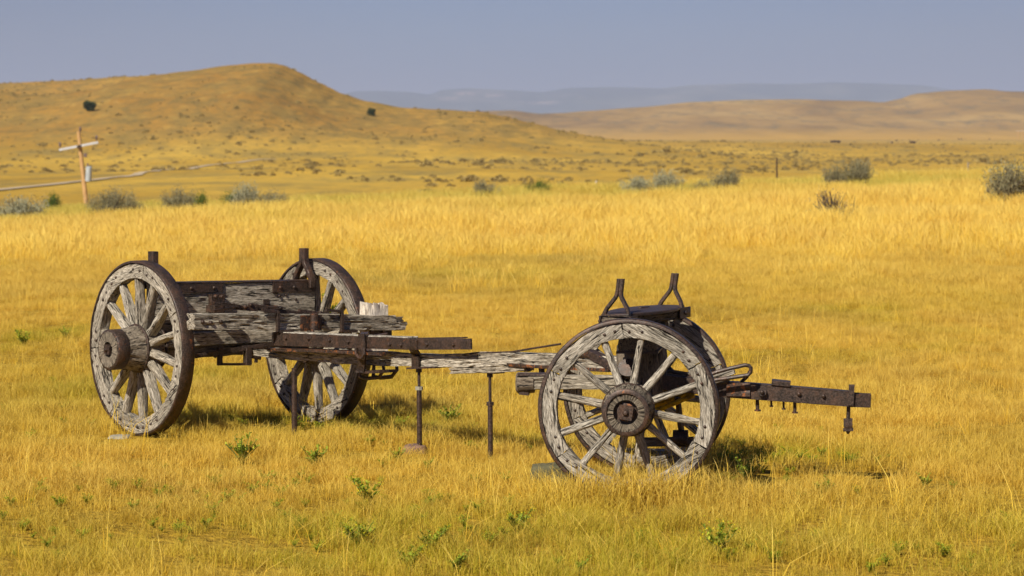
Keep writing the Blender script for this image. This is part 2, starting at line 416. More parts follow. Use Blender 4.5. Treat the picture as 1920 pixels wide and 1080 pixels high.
nt.links.new(c, b.inputs['Base Color']); b.inputs['Roughness'].default_value = 1; b.inputs['Specular IOR Level'].default_value = .05
bump(nt, mth(nt, 'ADD', n_c, n_d), .6, .25, b)

us = np.linspace(-.36, .36, 520)
ys = np.concatenate([np.geomspace(2.5, 90, 150), np.linspace(91, 280, 110), np.linspace(283, 1400, 330), np.geomspace(1420, 45000, 50)])
YY, UU = np.meshgrid(ys, us, indexing='ij'); XX = UU * np.maximum(YY, 22)
# the sheet is widened close to the camera; hills further off
grid_mesh('ground', XX, YY, terrain(XX, YY), GROUND)

# far hills on the right, about 5 km off
m, nt, b = mat('far_hills'); FARM = m
pos = N(nt, 'ShaderNodeNewGeometry').outputs['Position']
a1 = noise(nt, mapping(nt, pos, (.004, .0015, .02)), 1, 7, .65, .8); a2 = noise(nt, mapping(nt, pos, (.03, .008, .05)), 1, 4, .7)
c = ramp(nt, a1, [(.35, (.22, .135, .05)), (.52, (.37, .225, .07)), (.68, (.47, .30, .10))])
c = mix(nt, ramp(nt, a2, [(.5, G(0)), (.7, G(.7))]), c, (.15, .125, .07))
sz = N(nt, 'ShaderNodeSeparateXYZ'); nt.links.new(pos, sz.inputs[0]); fz = N(nt, 'ShaderNodeMapRange'); nt.links.new(mth(nt, 'ADD', sz.outputs[2], mth(nt, 'MULTIPLY', a1, 12)), fz.inputs[0]); fz.inputs[1].default_value = 6; fz.inputs[2].default_value = 26
c = mix(nt, fz.outputs[0], (.54, .31, .05), c)
nt.links.new(c, b.inputs['Base Color']); b.inputs['Roughness'].default_value = 1; b.inputs['Specular IOR Level'].default_value = 0
D1 = 5200
hR = prof([(-1200, 262), (500, 262), (760, 240), (860, 214), (905, 207), (960, 206), (1010, 212), (1050, 211), (1100, 207), (1200, 200), (1300, 190), (1400, 186),
           (1500, 185), (1560, 187), (1620, 188), (1655, 191), (1685, 185), (1720, 174), (1780, 169), (1850, 166), (1890, 170), (1950, 171), (2300, 190), (3200, 240)], D1)
xs = np.linspace(-1900, 2300, 420); ys = np.linspace(3700, 5900, 150); YY, XX = np.meshgrid(ys, xs, indexing='ij')
t = np.clip((YY - 3750) / (D1 - 3750), 0, 1); pf = np.where(YY < D1, t ** 1.6 * .5 + .5 * t * t * (3 - 2 * t), np.exp(-((YY - D1) / 400) ** 2))
rid = np.abs(fbm(XX / 330 + YY / 900, YY / 800, 51, 5)) * 40 + np.abs(fbm(XX / 90 + YY / 300, YY / 400, 57, 4)) * 12
HH = np.clip(hR(XX) - FLOOR - 4, 0, 999)
ZZ = FLOOR + 3 + HH * pf - rid * np.clip(HH / 60, 0, 1) * np.where(YY < D1, t * (1 - t) * 2.6, 0)
grid_mesh('hills', XX, YY, ZZ, FARM)

# blue mountains on the skyline, about 24 km off
m, nt, b = mat('far_mountains'); MTM = m
pos = N(nt, 'ShaderNodeNewGeometry').outputs['Position']
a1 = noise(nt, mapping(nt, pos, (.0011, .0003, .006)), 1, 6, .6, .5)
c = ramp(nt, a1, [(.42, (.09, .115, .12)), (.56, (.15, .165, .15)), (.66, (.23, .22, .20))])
sx = N(nt, 'ShaderNodeSeparateXYZ'); nt.links.new(pos, sx.inputs[0])
def box_mask(nt, x0, x1, z0, z1, e=60):
    out = None
    for s_, lo, hi, ee in ((0, x0, x1, 140), (2, z0, z1, e * .3)):
        for v, sg in ((lo, 1), (hi, -1)):
            mr = N(nt, 'ShaderNodeMapRange'); nt.links.new(sx.outputs[s_], mr.inputs[0])
            mr.inputs[1].default_value = v - sg * ee; mr.inputs[2].default_value = v + sg * ee
            out = mr.outputs[0] if out is None else mth(nt, 'MULTIPLY', out, mr.outputs[0])
    return out
nz = noise(nt, mapping(nt, pos, (.003, .001, .02)), 1, 5, .7)
for (x0, x1, y0, y1) in ((840, 895, 175, 192), (908, 918, 174, 184), (928, 948, 176, 190), (985, 1022, 192, 198), (1050, 1065, 182, 188)):
    k = mth(nt, 'MULTIPLY', box_mask(nt, (x0 - 960) * 24000 / F, (x1 - 960) * 24000 / F, CZ - (y1 - HY) * 24000 / F, CZ - (y0 - HY) * 24000 / F),
            ramp(nt, nz, [(.5, G(0)), (.62, G(1))]))
    c = mix(nt, k, c, (.85, .60, .50))
nt.links.new(c, b.inputs['Base Color']); b.inputs['Roughness'].default_value = 1; b.inputs['Specular IOR Level'].default_value = 0
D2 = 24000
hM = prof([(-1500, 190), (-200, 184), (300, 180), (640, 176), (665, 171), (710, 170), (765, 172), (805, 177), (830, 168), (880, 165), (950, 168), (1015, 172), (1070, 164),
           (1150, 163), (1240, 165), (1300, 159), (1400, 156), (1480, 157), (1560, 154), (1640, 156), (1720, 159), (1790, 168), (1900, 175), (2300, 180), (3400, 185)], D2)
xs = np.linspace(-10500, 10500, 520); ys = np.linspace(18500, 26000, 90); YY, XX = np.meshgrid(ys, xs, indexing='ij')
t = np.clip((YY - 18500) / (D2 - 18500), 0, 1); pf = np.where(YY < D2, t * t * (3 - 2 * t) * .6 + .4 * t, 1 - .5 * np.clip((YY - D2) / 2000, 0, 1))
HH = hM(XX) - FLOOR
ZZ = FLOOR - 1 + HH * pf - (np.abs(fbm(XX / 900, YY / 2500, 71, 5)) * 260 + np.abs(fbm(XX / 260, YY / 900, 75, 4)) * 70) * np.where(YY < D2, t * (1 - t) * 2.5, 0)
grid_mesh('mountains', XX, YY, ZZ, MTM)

# dirt road across the valley floor
m, nt, b = mat('dirt_road')
pos = N(nt, 'ShaderNodeNewGeometry').outputs['Position']
nt.links.new(ramp(nt, noise(nt, pos, .6, 5, .6), [(.3, (.44, .33, .19)), (.7, (.60, .47, .30))]), b.inputs['Base Color']); b.inputs['Roughness'].default_value = 1
ctrl = [(-330, 378), (-150, 368), (0, 357), (100, 347), (200, 335), (300, 320), (380, 312), (450, 304), (520, 299)]
cp = [hit(x, y) for x, y in ctrl]; path = []
for i in range(len(cp) - 1):
    p0, p1, p2, p3 = cp[max(i - 1, 0)], cp[i], cp[i + 1], cp[min(i + 2, len(cp) - 1)]
    for k in range(24):
        t = k / 24; path.append(.5 * ((2 * p1) + (p2 - p0) * t + (2 * p0 - 5 * p1 + 4 * p2 - p3) * t * t + (3 * p1 - p0 - 3 * p2 + p3) * t ** 3))
path = np.array([(p.x, p.y) for p in path])
for _ in range(60): path[1:-1] = (path[:-2] + path[1:-1] + path[2:]) / 3
d = np.gradient(path, axis=0); d /= np.linalg.norm(d, axis=1)[:, None]
nrm = np.stack([-d[:, 1], d[:, 0]], -1); offs = np.linspace(-.75, .75, 7)
RX = path[:, 0][:, None] + nrm[:, 0][:, None] * offs; RY = path[:, 1][:, None] + nrm[:, 1][:, None] * offs
grid_mesh('road', RX, RY, terrain(RX, RY) + .12, m)

# ------------------------------------------------------------------ instanced ground cover
def leaf_mesh(name, verts, faces, cv, ht, m):
    me = bpy.data.meshes.new(name); me.from_pydata(verts, [], faces)
    a = me.attributes.new('cv', 'FLOAT', 'POINT'); a.data.foreach_set('value', np.array(cv, np.float32))
    if ht is not None:
        a = me.attributes.new('ht', 'FLOAT', 'POINT'); a.data.foreach_set('value', np.array(ht, np.float32))
    me.materials.append(m); return me
def tuft(n, rad, h, w, lean, m, plume=False, hv=.35):
    V = []; Fc = []; C = []; H = []
    for i in range(n):
        r = rad * math.sqrt(random.random()); a = random.random() * 6.283; x, y = r * math.cos(a), r * math.sin(a)
        hh = h * random.uniform(1 - hv, 1 + hv); ld = random.random() * 6.283; l = abs(random.gauss(0, lean)) + .05
        ww = w * random.uniform(.6, 1.2); wa = random.random() * 3.14; cx, cy = math.cos(wa) * ww / 2, math.sin(wa) * ww / 2
        cv = random.random(); b0 = len(V)
        lx, ly = math.cos(ld) * l * hh, math.sin(ld) * l * hh
        for k, (t, wk) in enumerate(((0, 1), (.45, .85), (.8, .9 if plume else .5))):
            px_, py_, pz = x + lx * t * t, y + ly * t * t, hh * t * (1 - .12 * l * t)
            if k == 0: pz = -.02
            V += [(px_ - cx * wk, py_ - cy * wk, pz), (px_ + cx * wk, py_ + cy * wk, pz)]; C += [cv, cv]; H += [t, t]
        V.append((x + lx, y + ly, hh * (1 - .12 * l))); C.append(cv); H.append(1)
        Fc += [(b0, b0 + 1, b0 + 3, b0 + 2), (b0 + 2, b0 + 3, b0 + 5, b0 + 4), (b0 + 4, b0 + 5, b0 + 6)]
    return leaf_mesh('blades', V, Fc, C, H, m)
def instancer(name, pts, scl, tint_, meshes, label=None, kind='stuff'):
    """one object: points that carry copies of the small meshes"""
    cl = bpy.data.collections.new(name + '_source')
    for k, me in enumerate(meshes): cl.objects.link(bpy.data.objects.new(name + '_piece', me))
    n = len(pts); me = bpy.data.meshes.new(name); me.vertices.add(n); me.vertices.foreach_set('co', np.asarray(pts, np.float32).ravel())
    for nm, ar, ty in (('scl', scl, 'FLOAT'), ('rot', rng.uniform(0, 6.283, n), 'FLOAT'), ('tint', tint_, 'FLOAT'), ('vary', rng.uniform(0, 1, n), 'FLOAT')):
        a = me.attributes.new(nm, ty, 'POINT'); a.data.foreach_set('value', np.asarray(ar, np.float32))
    a = me.attributes.new('pick', 'INT', 'POINT'); a.data.foreach_set('value', rng.integers(0, len(meshes), n).astype(np.int32))
    o = bpy.data.objects.new(name, me); COL.objects.link(o); o['kind'] = kind
    if label: o['label'] = label
    g = bpy.data.node_groups.new(name, 'GeometryNodeTree')
    g.interface.new_socket('Geometry', in_out='INPUT', socket_type='NodeSocketGeometry'); g.interface.new_socket('Geometry', in_out='OUTPUT', socket_type='NodeSocketGeometry')
    gi = g.nodes.new('NodeGroupInput'); go = g.nodes.new('NodeGroupOutput'); ip = g.nodes.new('GeometryNodeInstanceOnPoints')
    mp = g.nodes.new('GeometryNodeMeshToPoints')
    ci = g.nodes.new('GeometryNodeCollectionInfo'); ci.inputs['Collection'].default_value = cl; ci.inputs['Separate Children'].default_value = True
    def att(nm, ty):
        q = g.nodes.new('GeometryNodeInputNamedAttribute'); q.data_type = ty; q.inputs[0].default_value = nm; return q.outputs[0]
    cx = g.nodes.new('ShaderNodeCombineXYZ'); er = g.nodes.new('FunctionNodeEulerToRotation')
    L = g.links.new
    L(gi.outputs[0], mp.inputs[0]); L(mp.outputs[0], ip.inputs['Points']); L(ci.outputs[0], ip.inputs['Instance']); ip.inputs['Pick Instance'].default_value = True
    L(att('pick', 'INT'), ip.inputs['Instance Index']); L(att('rot', 'FLOAT'), cx.inputs[2]); L(cx.outputs[0], er.inputs[0]); L(er.outputs[0], ip.inputs['Rotation'])
    L(att('scl', 'FLOAT'), ip.inputs['Scale']); L(ip.outputs[0], go.inputs[0])
    md = o.modifiers.new('scatter', 'NODES'); md.node_group = g
    return o

def fan(n, y0, y1, k=.215, pad=.8):
    """n random places, evenly spread over the wedge of ground the photo looks at"""
    y = np.sqrt(rng.uniform(y0 * y0, y1 * y1, n)); x = rng.uniform(-1, 1, n) * (k * y + pad); return x, y
# short dry grass round the wagon
x, y = fan(62000, 11.5, 54, .215, 3.4)
dens = .80 + 1.3 * fbm(x / .8, y / 1.2, 91); keep = rng.uniform(0, 1, len(x)) < np.clip(dens, .25, 1) + np.exp(-((x - .75) / .6) ** 2 - ((y - 17.1) / .35) ** 2); x, y = x[keep], y[keep]
g1 = fbm(x / 2.2, y / 3.2, 41)
green = 1.0 * np.exp(-((y - 15.3) / 1.7) ** 2) * (.80 + .4 * sst(-.2, .3, g1 + .12)) * (1 - .4 * sst(.2, 1.6, x))
green += .3 * sst(-.1, .3, fbm(x / 5, y / 6, 44))
green += .8 * np.exp(-((x + 5.0) / .25) ** 2 - ((y - 32) / 1.3) ** 2) + .8 * np.exp(-((x + 5.3) / .35) ** 2 - ((y - 30.5) / 1.6) ** 2)
green += .55 * sst(.22, .5, g1) * sst(60, 30, y)
for (cx_, cy_, rx_, ry_, a_) in ((-2.1, 22.0, .9, .6, .6), (-.9, 21.6, .8, .6, .8), (.25, 20.6, .9, .5, .7), (1.75, 19.6, .6, .45, 1.0), (-3.6, 24.5, .8, 1.5, .6)):
    green += a_ * np.exp(-((x - cx_) / rx_) ** 2 - ((y - cy_) / ry_) ** 2)
sc = .78 * (.62 + .6 * vn(x / .4, y / .4, 17) + .3 * fbm(x / 2.5, y / 3, 19)) * (1 + .35 * sst(30, 50, y)) * (1 - .25 * sst(24, 28, y) * sst(42, 34, y))
for (cx_, cy_, rx_, ry_, k_) in ((-2.85, 20.75, .45, .42, -.66), (-1.5, 21.5, .45, .45, -.5), (-.63, 19.7, .12, .2, -.5), (-.12, 19.2, .1, .2, -.4), (-1.57, 20.7, .1, .2, -.4), (.75, 17.15, .62, .26, 1.75), (.2, 17.6, .2, .3, .2)):
    sc = sc * (1 + k_ * np.exp(-((x - cx_) / rx_) ** 2 - ((y - cy_) / ry_) ** 2))
instancer('short_grass', np.stack([x, y, terrain(x, y)], -1), sc, np.clip(green, 0, 1),
          [tuft(80, .16, .105, .0038, .7, GR_S, hv=.5) for _ in range(4)] + [tuft(80, .17, .12, .0036, 1.1, GR_S, hv=.5) for _ in range(3)] + [tuft(80, .12, .15, .0036, .8, GR_S, hv=.45)],
          'short dry golden grass round the wagon')
# tall pale grass behind
x, y = fan(33000, 38, 112, .23, 4.5)
keep = rng.uniform(0, 1, len(x)) < sst(40, 58, y + 12 * fbm(x / 2.5, y / 7, 9)) * (1 - .45 * sst(75, 95, y) * sst(-.15, .25, fbm(x / 2.5, y / 4, 77))); x, y = x[keep], y[keep]
sc = .36 + .52 * sst(40, 64, y) + .55 * fbm(x / 2.2, y / 4, 29) + .25 * fbm(x / .7, y / .9, 30) - .15 * sst(80, 100, y)
tt = np.clip(.5 * sst(68, 96, y) + .9 * sst(.0, .4, fbm(x / 9, y / 12, 61)) * sst(62, 85, y), 0, 1)
instancer('tall_grass', np.stack([x, y, terrain(x, y)], -1), np.clip(sc, .3, 1.5), tt,
          [tuft(44, .28, .46, .008, .42, GR_T, True, .5) for _ in range(6)], 'tall golden grass across the field behind the wagon')
# weedy fine stalks among the short grass
x, y = fan(2200, 12, 45, .215, 3.4)
x = np.concatenate([x, rng.normal(.8, .5, 90), rng.normal(.95, .4, 60), rng.normal(-2.6, .3, 14), rng.normal(-1.4, .3, 30)]); y = np.concatenate([y, rng.normal(17.3, .15, 90), rng.normal(18.9, .3, 60), rng.normal(21.1, .3, 14), rng.normal(22.1, .3, 30)])
instancer('straw_stalks', np.stack([x, y, terrain(x, y)], -1), rng.uniform(.5, 1.1, len(x)), np.zeros(len(x)),
          [tuft(5, .08, .26, .004, .6, GR_T, False, .4) for _ in range(4)], 'single pale straw stalks above the short grass')

# ------------------------------------------------------------------ bushes, weeds, trees
def bush_meshes(kind, w, h, seed):
    """unit sized leaf mesh and stem mesh of a bush w wide and h high"""
    rd = random.Random(seed); V = []; Fc = []; C = []; sb = MB()
    lumps = [(rd.uniform(-.32, .32) * w, rd.uniform(-.2, .2) * w, rd.uniform(.45, .75) * h, rd.uniform(.24, .38) * w) for _ in range(6)]
    ns = 90 if kind != 'dead' else 60
    for i in range(ns):
        lx, ly, lz, lr = lumps[i % 6]; a = rd.random() * 6.283; e = math.asin(rd.uniform(-.35, 1)); r = lr * rd.uniform(.7, 1.05)
        t = Vector((lx + r * math.cos(a) * math.cos(e), ly + r * math.sin(a) * math.cos(e), max(.06 * h, lz + r * math.sin(e) * h / w * 1.1)))
        b0 = Vector((rd.uniform(-.06, .06) * w, rd.uniform(-.06, .06) * w, 0)); md = b0.lerp(t, .5) + Vector((rd.uniform(-.08, .08) * w, rd.uniform(-.08, .08) * w, -.03 * h))
        if i % 2 == 0 or kind == 'dead': sb.tube([b0, md, t], lambda q: .016 * w * (1 - .8 * q) * .8 + .003, TWIG, 4, False)
        nl = {'dead': 9, 'sage': 74, 'green': 50}[kind]
        for _ in range(nl):
            q = rd.uniform(.55, 1.08); c = b0.lerp(md, min(1, q * 2)) if q < .5 else md.lerp(t, (q - .5) * 2)
            c = c + Vector([rd.gauss(0, .048 * w) for _ in range(3)]); c.z = max(c.z, .02)
            u = Vector([rd.gauss(0, 1) for _ in range(3)]); u.z = abs(u.z) + (.35 if kind == 'sage' else 0); u.normalize()
            v = u.orthogonal().normalized(); v.rotate(Matrix.Rotation(rd.random() * 6.28, 3, u)); l = rd.uniform(.5, 1.2) * .028 * w; wd = l * (.42 if kind != 'green' else .6)
            n0 = len(V); V += [tuple(c - v * wd * .5), tuple(c + v * wd * .5), tuple(c + u * l + v * wd * .4), tuple(c + u * l - v * wd * .4)]
            cv = min(1, max(0, rd.gauss(.5, .22))); C += [cv] * 4; Fc.append((n0, n0 + 1, n0 + 2, n0 + 3))
    return V, Fc, C, sb
_bush_cache = {}
def bush(px, py, wpx, hpx, kind, m, label, cat, name, group=None, D=None, seed=0):
    p = hit(px, py, 40, 400) if D is None else P(px, py, D)
    if D is not None: p.z = tz(p.x, p.y)
    sc = p.y / F; w = wpx * sc * 1.15; h = hpx * sc * (1.75 if px < 600 and kind == 'sage' else 1.4)
    key = (kind, seed % 4, m.name)
    if key not in _bush_cache:
        V, Fc, C, sb = bush_meshes(kind, 1.6, .85, seed * 13 + len(_bush_cache))
        _bush_cache[key] = (leaf_mesh('foliage', V, Fc, C, None, m), sb)
        st = sb.build('branches'); _bush_cache[key] = (_bush_cache[key][0], st.data); bpy.data.objects.remove(st)
    fm, sm = _bush_cache[key]
    root = empty(name, (p.x, p.y, p.z - .03), label, cat, group)
    root.scale = (w / 1.6, w / 1.6, h / .85); root.rotation_euler = (0, 0, (px * .37) % 6.28)
    for nm, me in (('foliage', fm), ('branches', sm)):
        o = bpy.data.objects.new(nm, me); COL.objects.link(o); o.parent = root
    return root
SG = 'sagebrush along the far edge of the tall grass'
GG = 'green bushes along the far edge of the grass'
bush(35, 408, 100, 32, 'sage', SAGE_P, 'pale grey-green sagebrush at the left edge, left of the small green bush', 'bush', 'sagebrush', SG, 92, 1)
bush(205, 402, 62, 36, 'sage', SAGE, 'rounded grey sagebrush just right of the utility pole foot', 'bush', 'sagebrush', SG, 92, 2)
bush(250, 402, 50, 27, 'sage', SAGE, 'low grey sagebrush touching the right side of the bush by the pole', 'bush', 'sagebrush', SG, 93, 3)
bush(336, 396, 62, 34, 'sage', SAGE, 'dark-hearted grey sagebrush with a green bush at its right side', 'bush', 'sagebrush', SG, 93, 0)
bush(372, 392, 36, 34, 'green', GREEN, 'small green bush directly right of a grey sagebrush', 'bush', 'green_bush', GG, 95, 1)
bush(95, 400, 34, 31, 'green', GREEN, 'upright green bush left of the utility pole', 'bush', 'green_bush', GG, 110, 2)
bush(438, 385, 52, 34, 'green', GREEN, 'wide green bush half behind a pale sagebrush', 'bush', 'green_bush', GG, 100, 3)
bush(458, 398, 62, 36, 'sage', SAGE_P, 'palest sagebrush in front of the wide green bush', 'bush', 'sagebrush', SG, 91, 2)
bush(502, 400, 64, 28, 'sage', SAGE, 'brownish grey sagebrush at the right end of the left row', 'bush', 'sagebrush', SG, 91, 1)
bush(910, 372, 44, 34, 'sage', SAGE, 'lone small round grey sagebrush above the middle of the field', 'bush', 'sagebrush', SG, 96, 3)
bush(1014, 370, 54, 27, 'green', GREEN, 'low green bush beyond the grass, near the lone round sagebrush', 'bush', 'green_bush', GG, 99, 0)
bush(1200, 372, 62, 32, 'sage', SAGE_P, 'faint pale sagebrush sunk in the grass, left one of two side by side', 'bush', 'sagebrush', SG, 94, 0)
bush(1250, 372, 66, 36, 'sage', SAGE_P, 'faint pale sagebrush sunk in the grass, right one of two side by side', 'bush', 'sagebrush', SG, 94, 1)
bush(1318, 368, 34, 22, 'sage', SAGE, 'small dark sagebrush left of a larger one, below the fence post', 'bush', 'sagebrush', SG, 93, 2)
bush(1358, 368, 58, 38, 'sage', SAGE, 'medium grey sagebrush left of the thin fence post', 'bush', 'sagebrush', SG, 93, 3)
bush(1566, 347, 50, 36, 'sage', SAGE, 'left half of the big double sagebrush right of the fence post', 'bush', 'sagebrush', SG, 93, 0)
bush(1608, 347, 60, 40, 'sage', SAGE, 'right half of the big double sagebrush right of the fence post', 'bush', 'sagebrush', SG, 93.5, 2)
bush(1888, 380, 112, 62, 'sage', SAGE, 'largest sagebrush, dark and dense, at the right edge', 'bush', 'sagebrush', SG, 72, 1)
bush(1846, 372, 30, 20, 'sage', SAGE, 'tiny sagebrush at the left foot of the largest one', 'bush', 'sagebrush', SG, 72, 3)
bush(1567, 410, 92, 50, 'dead', BROWN, 'bare brown twiggy bush standing in the tall grass below the double sagebrush', 'bush', 'dry_bush', None, 66, 1)
bush(1635, 396, 26, 26, 'dead', BROWN, 'thin grey twigs right of the bare brown bush', 'bush', 'dry_bush', None, 66, 2)
bush(835, 398, 44, 26, 'dead', BROWN, 'thin dry brown twigs sticking out of the grass left of the middle', 'bush', 'dry_bush', None, 72, 3)

def weed_mesh(seed, m2=None):
    rd = random.Random(seed); V = []; Fc = []; C = []; mi = []; sb = MB()
    for s_ in range(10):
        a = rd.random() * 6.28; hh = rd.uniform(.6, 1.0); tip = Vector((math.cos(a) * .62 * hh, math.sin(a) * .62 * hh, hh * (1 - .25 * (s_ % 3 == 0))))
        sb.tube([(0, 0, -.02), tip * .5 + Vector((0, 0, .06)), tip], .012, GREENST, 4, False)
        for k in range(30):
            t = rd.uniform(.2, 1.02); c = Vector((tip.x * t * t, tip.y * t * t, tip.z * t))
            u = Vector((rd.gauss(0, 1), rd.gauss(0, 1), rd.uniform(.1, 1))).normalized(); l = rd.uniform(.16, .28) * (1.15 - .5 * t); v = u.cross(Vector((0, 0, 1))).normalized() * l * .26
            n0 = len(V); e = c + u * l; V += [tuple(c), tuple(c + u * l * .5 + v), tuple(e), tuple(c + u * l * .5 - v)]
            cv = rd.random(); C += [cv] * 4; Fc.append((n0, n0 + 1, n0 + 2, n0 + 3)); mi.append(0)
        if m2 is not None:
            for k in range(14):
                c = tip + Vector([rd.gauss(0, .09) for _ in range(3)]); n0 = len(V); r = .028
                u = Vector([rd.gauss(0, 1) for _ in range(3)]).normalized(); v = u.orthogonal().normalized(); w = u.cross(v)
                V += [tuple(c + v * r), tuple(c + w * r), tuple(c - v * r), tuple(c - w * r)]; C += [rd.random()] * 4
                Fc.append((n0, n0 + 1, n0 + 2, n0 + 3)); mi.append(1)
    me = leaf_mesh('leaves', V, Fc, C, None, WEED)
    if m2: me.materials.append(m2); me.polygons.foreach_set('material_index', mi)
    st = sb.build('stems'); sm = st.data; bpy.data.objects.remove(st)
    return me, sm
GREENST = plain('green_stem', (.10, .14, .03), (.2, .24, .05), 30, .8)
wk = [weed_mesh(1), weed_mesh(2), weed_mesh(3)]; wy = [weed_mesh(4, WEEDY), weed_mesh(5, WEEDY)]
def weed(px, py, hpx, lab, fl=False, k=0):
    D = CZ * F / (py - HY); p = P(px, py, D); h = hpx * D / F
    lm, sm = (wy[k % 2] if fl else wk[k % 3])
    root = empty('flowering_weed' if fl else 'leafy_weed', (p.x, p.y, 0), lab, 'weed', 'yellow-green flowering weeds in the grass' if fl else 'small green weeds in the grass')
    root.scale = (h * 1.1, h * 1.1, h * 1.12); root.rotation_euler = (0, 0, px % 6.2)
    for nm, me in (('leaves', lm), ('stems', sm)):
        o = bpy.data.objects.new(nm, me); COL.objects.link(o); o.parent = root
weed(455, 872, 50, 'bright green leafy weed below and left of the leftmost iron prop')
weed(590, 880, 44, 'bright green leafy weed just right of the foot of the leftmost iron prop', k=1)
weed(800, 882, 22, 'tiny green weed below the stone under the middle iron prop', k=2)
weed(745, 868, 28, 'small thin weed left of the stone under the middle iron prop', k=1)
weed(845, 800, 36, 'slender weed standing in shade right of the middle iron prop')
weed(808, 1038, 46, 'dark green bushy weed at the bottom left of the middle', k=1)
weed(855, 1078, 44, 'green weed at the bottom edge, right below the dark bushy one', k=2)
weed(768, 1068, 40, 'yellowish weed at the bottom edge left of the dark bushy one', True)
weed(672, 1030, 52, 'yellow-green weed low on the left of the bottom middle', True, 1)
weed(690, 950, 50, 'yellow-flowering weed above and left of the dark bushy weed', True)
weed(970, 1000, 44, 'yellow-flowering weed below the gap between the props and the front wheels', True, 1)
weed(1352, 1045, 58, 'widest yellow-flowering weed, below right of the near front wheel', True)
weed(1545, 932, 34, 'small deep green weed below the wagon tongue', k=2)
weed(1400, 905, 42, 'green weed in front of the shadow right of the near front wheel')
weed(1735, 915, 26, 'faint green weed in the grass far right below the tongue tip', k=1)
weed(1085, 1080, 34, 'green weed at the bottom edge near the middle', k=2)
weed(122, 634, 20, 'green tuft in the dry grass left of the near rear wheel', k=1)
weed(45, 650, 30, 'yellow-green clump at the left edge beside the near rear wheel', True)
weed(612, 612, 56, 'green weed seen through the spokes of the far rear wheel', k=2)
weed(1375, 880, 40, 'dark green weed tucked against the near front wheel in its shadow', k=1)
# low mixed weeds too many to count, shade side of the wagon and the damp foreground
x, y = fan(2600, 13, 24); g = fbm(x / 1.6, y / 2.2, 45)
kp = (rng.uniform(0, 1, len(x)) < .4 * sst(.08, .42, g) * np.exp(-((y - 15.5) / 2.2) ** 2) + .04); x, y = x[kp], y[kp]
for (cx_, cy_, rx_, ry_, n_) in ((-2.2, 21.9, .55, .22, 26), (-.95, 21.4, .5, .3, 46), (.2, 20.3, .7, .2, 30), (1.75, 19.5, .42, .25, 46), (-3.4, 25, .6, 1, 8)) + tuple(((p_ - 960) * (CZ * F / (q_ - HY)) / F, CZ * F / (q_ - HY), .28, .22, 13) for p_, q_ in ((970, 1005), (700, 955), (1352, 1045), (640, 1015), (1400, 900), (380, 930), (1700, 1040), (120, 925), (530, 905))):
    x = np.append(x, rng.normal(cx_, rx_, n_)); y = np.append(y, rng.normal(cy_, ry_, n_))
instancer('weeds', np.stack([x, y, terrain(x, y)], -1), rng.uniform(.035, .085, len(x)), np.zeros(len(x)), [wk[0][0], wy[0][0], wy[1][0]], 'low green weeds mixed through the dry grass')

# scrub dots on the hill and in the valley
def scrub_mesh(seed):
    rd = random.Random(seed); V = []; Fc = []; C = []
    for i in range(70):
        a = rd.random() * 6.28; e = rd.uniform(0, 1.4); r = rd.uniform(.5, 1)
        c = Vector((math.cos(a) * math.cos(e) * r, math.sin(a) * math.cos(e) * r, math.sin(e) * .62 * r))
        u = Vector([rd.gauss(0, 1) for _ in range(3)]).normalized(); v = u.orthogonal().normalized(); s_ = .17
        n0 = len(V); V += [tuple(c + v * s_), tuple(c + u.cross(v) * s_), tuple(c - v * s_), tuple(c - u.cross(v) * s_)]; C += [rd.random()] * 4; Fc.append((n0, n0 + 1, n0 + 2, n0 + 3))
    return leaf_mesh('scrub', V, Fc, C, None, SAGE_H)
SAGE_H = leaf_mat('hill_scrub', [(0, (.20, .14, .04)), (.5, (.31, .225, .07)), (1, (.42, .31, .11))], .1)
n = 30000; y = rng.uniform(210, 1180, n); x = rng.uniform(-.25, .22, n) * y
dn = sst(-.12, .35, fbm(x / 38, y / 60, 81)) ; dn = np.where(y > 600, .10 + .55 * dn, .55 * sst(.05, .4, fbm(x / 50, y / 22, 85)))
kp = rng.uniform(0, 1, n) < dn; kp &= ~((np.abs(y - 300) < 100) & (x < -10) & (y > 250)); x, y = x[kp], y[kp]
z = terrain(x, y); sl = rng.gamma(2.2, .22, len(x)) + .18
instancer('scrub', np.stack([x, y, z - .05], -1), np.clip(sl * .62, .15, 1.0), np.zeros(len(x)), [scrub_mesh(k) for k in range(4)], 'low grey-brown scrub scattered over the hill and valley')
bx = []; 
for (xa, xb, ya, yb, n_, ) in ((450, 640, 320, 332, 26), (530, 720, 300, 312, 16), (640, 1000, 332, 342, 60), (780, 1250, 302, 314, 70), (900, 1300, 338, 343, 30), (1270, 1450, 318, 328, 40), (1470, 1560, 311, 320, 24), (1620, 1900, 300, 309, 44), (20, 160, 296, 320, 14), (1150, 1500, 285, 296, 24), (560, 600, 315, 322, 6)):
    for _ in range(n_): bx.append(hit(random.uniform(xa, xb), random.uniform(ya, yb), 175, 3000))
bx = np.array([tuple(v) for v in bx])
instancer('valley_brush', bx, np.clip(rng.gamma(2.5, .2, len(bx)) * bx[:, 1] / 500, .2, 1.6), np.zeros(len(bx)), [bm_ for bm_ in [scrub_mesh(k + 20) for k in range(3)]], 'dark brush in broken streaks across the valley floor')
n = 500; y = rng.uniform(1000, 3300, n); x = rng.uniform(0, .22, n) * y; kp = rng.uniform(0, 1, n) < sst(.05, .3, fbm(x / 200, y / 60, 95)); x, y = x[kp], y[kp]
instancer('valley_scrub', np.stack([x, y, terrain(x, y)], -1), rng.uniform(.5, 1.5, len(x)), np.zeros(len(x)), [scrub_mesh(k + 9) for k in range(3)], 'dark scrub in streaks on the far plain')

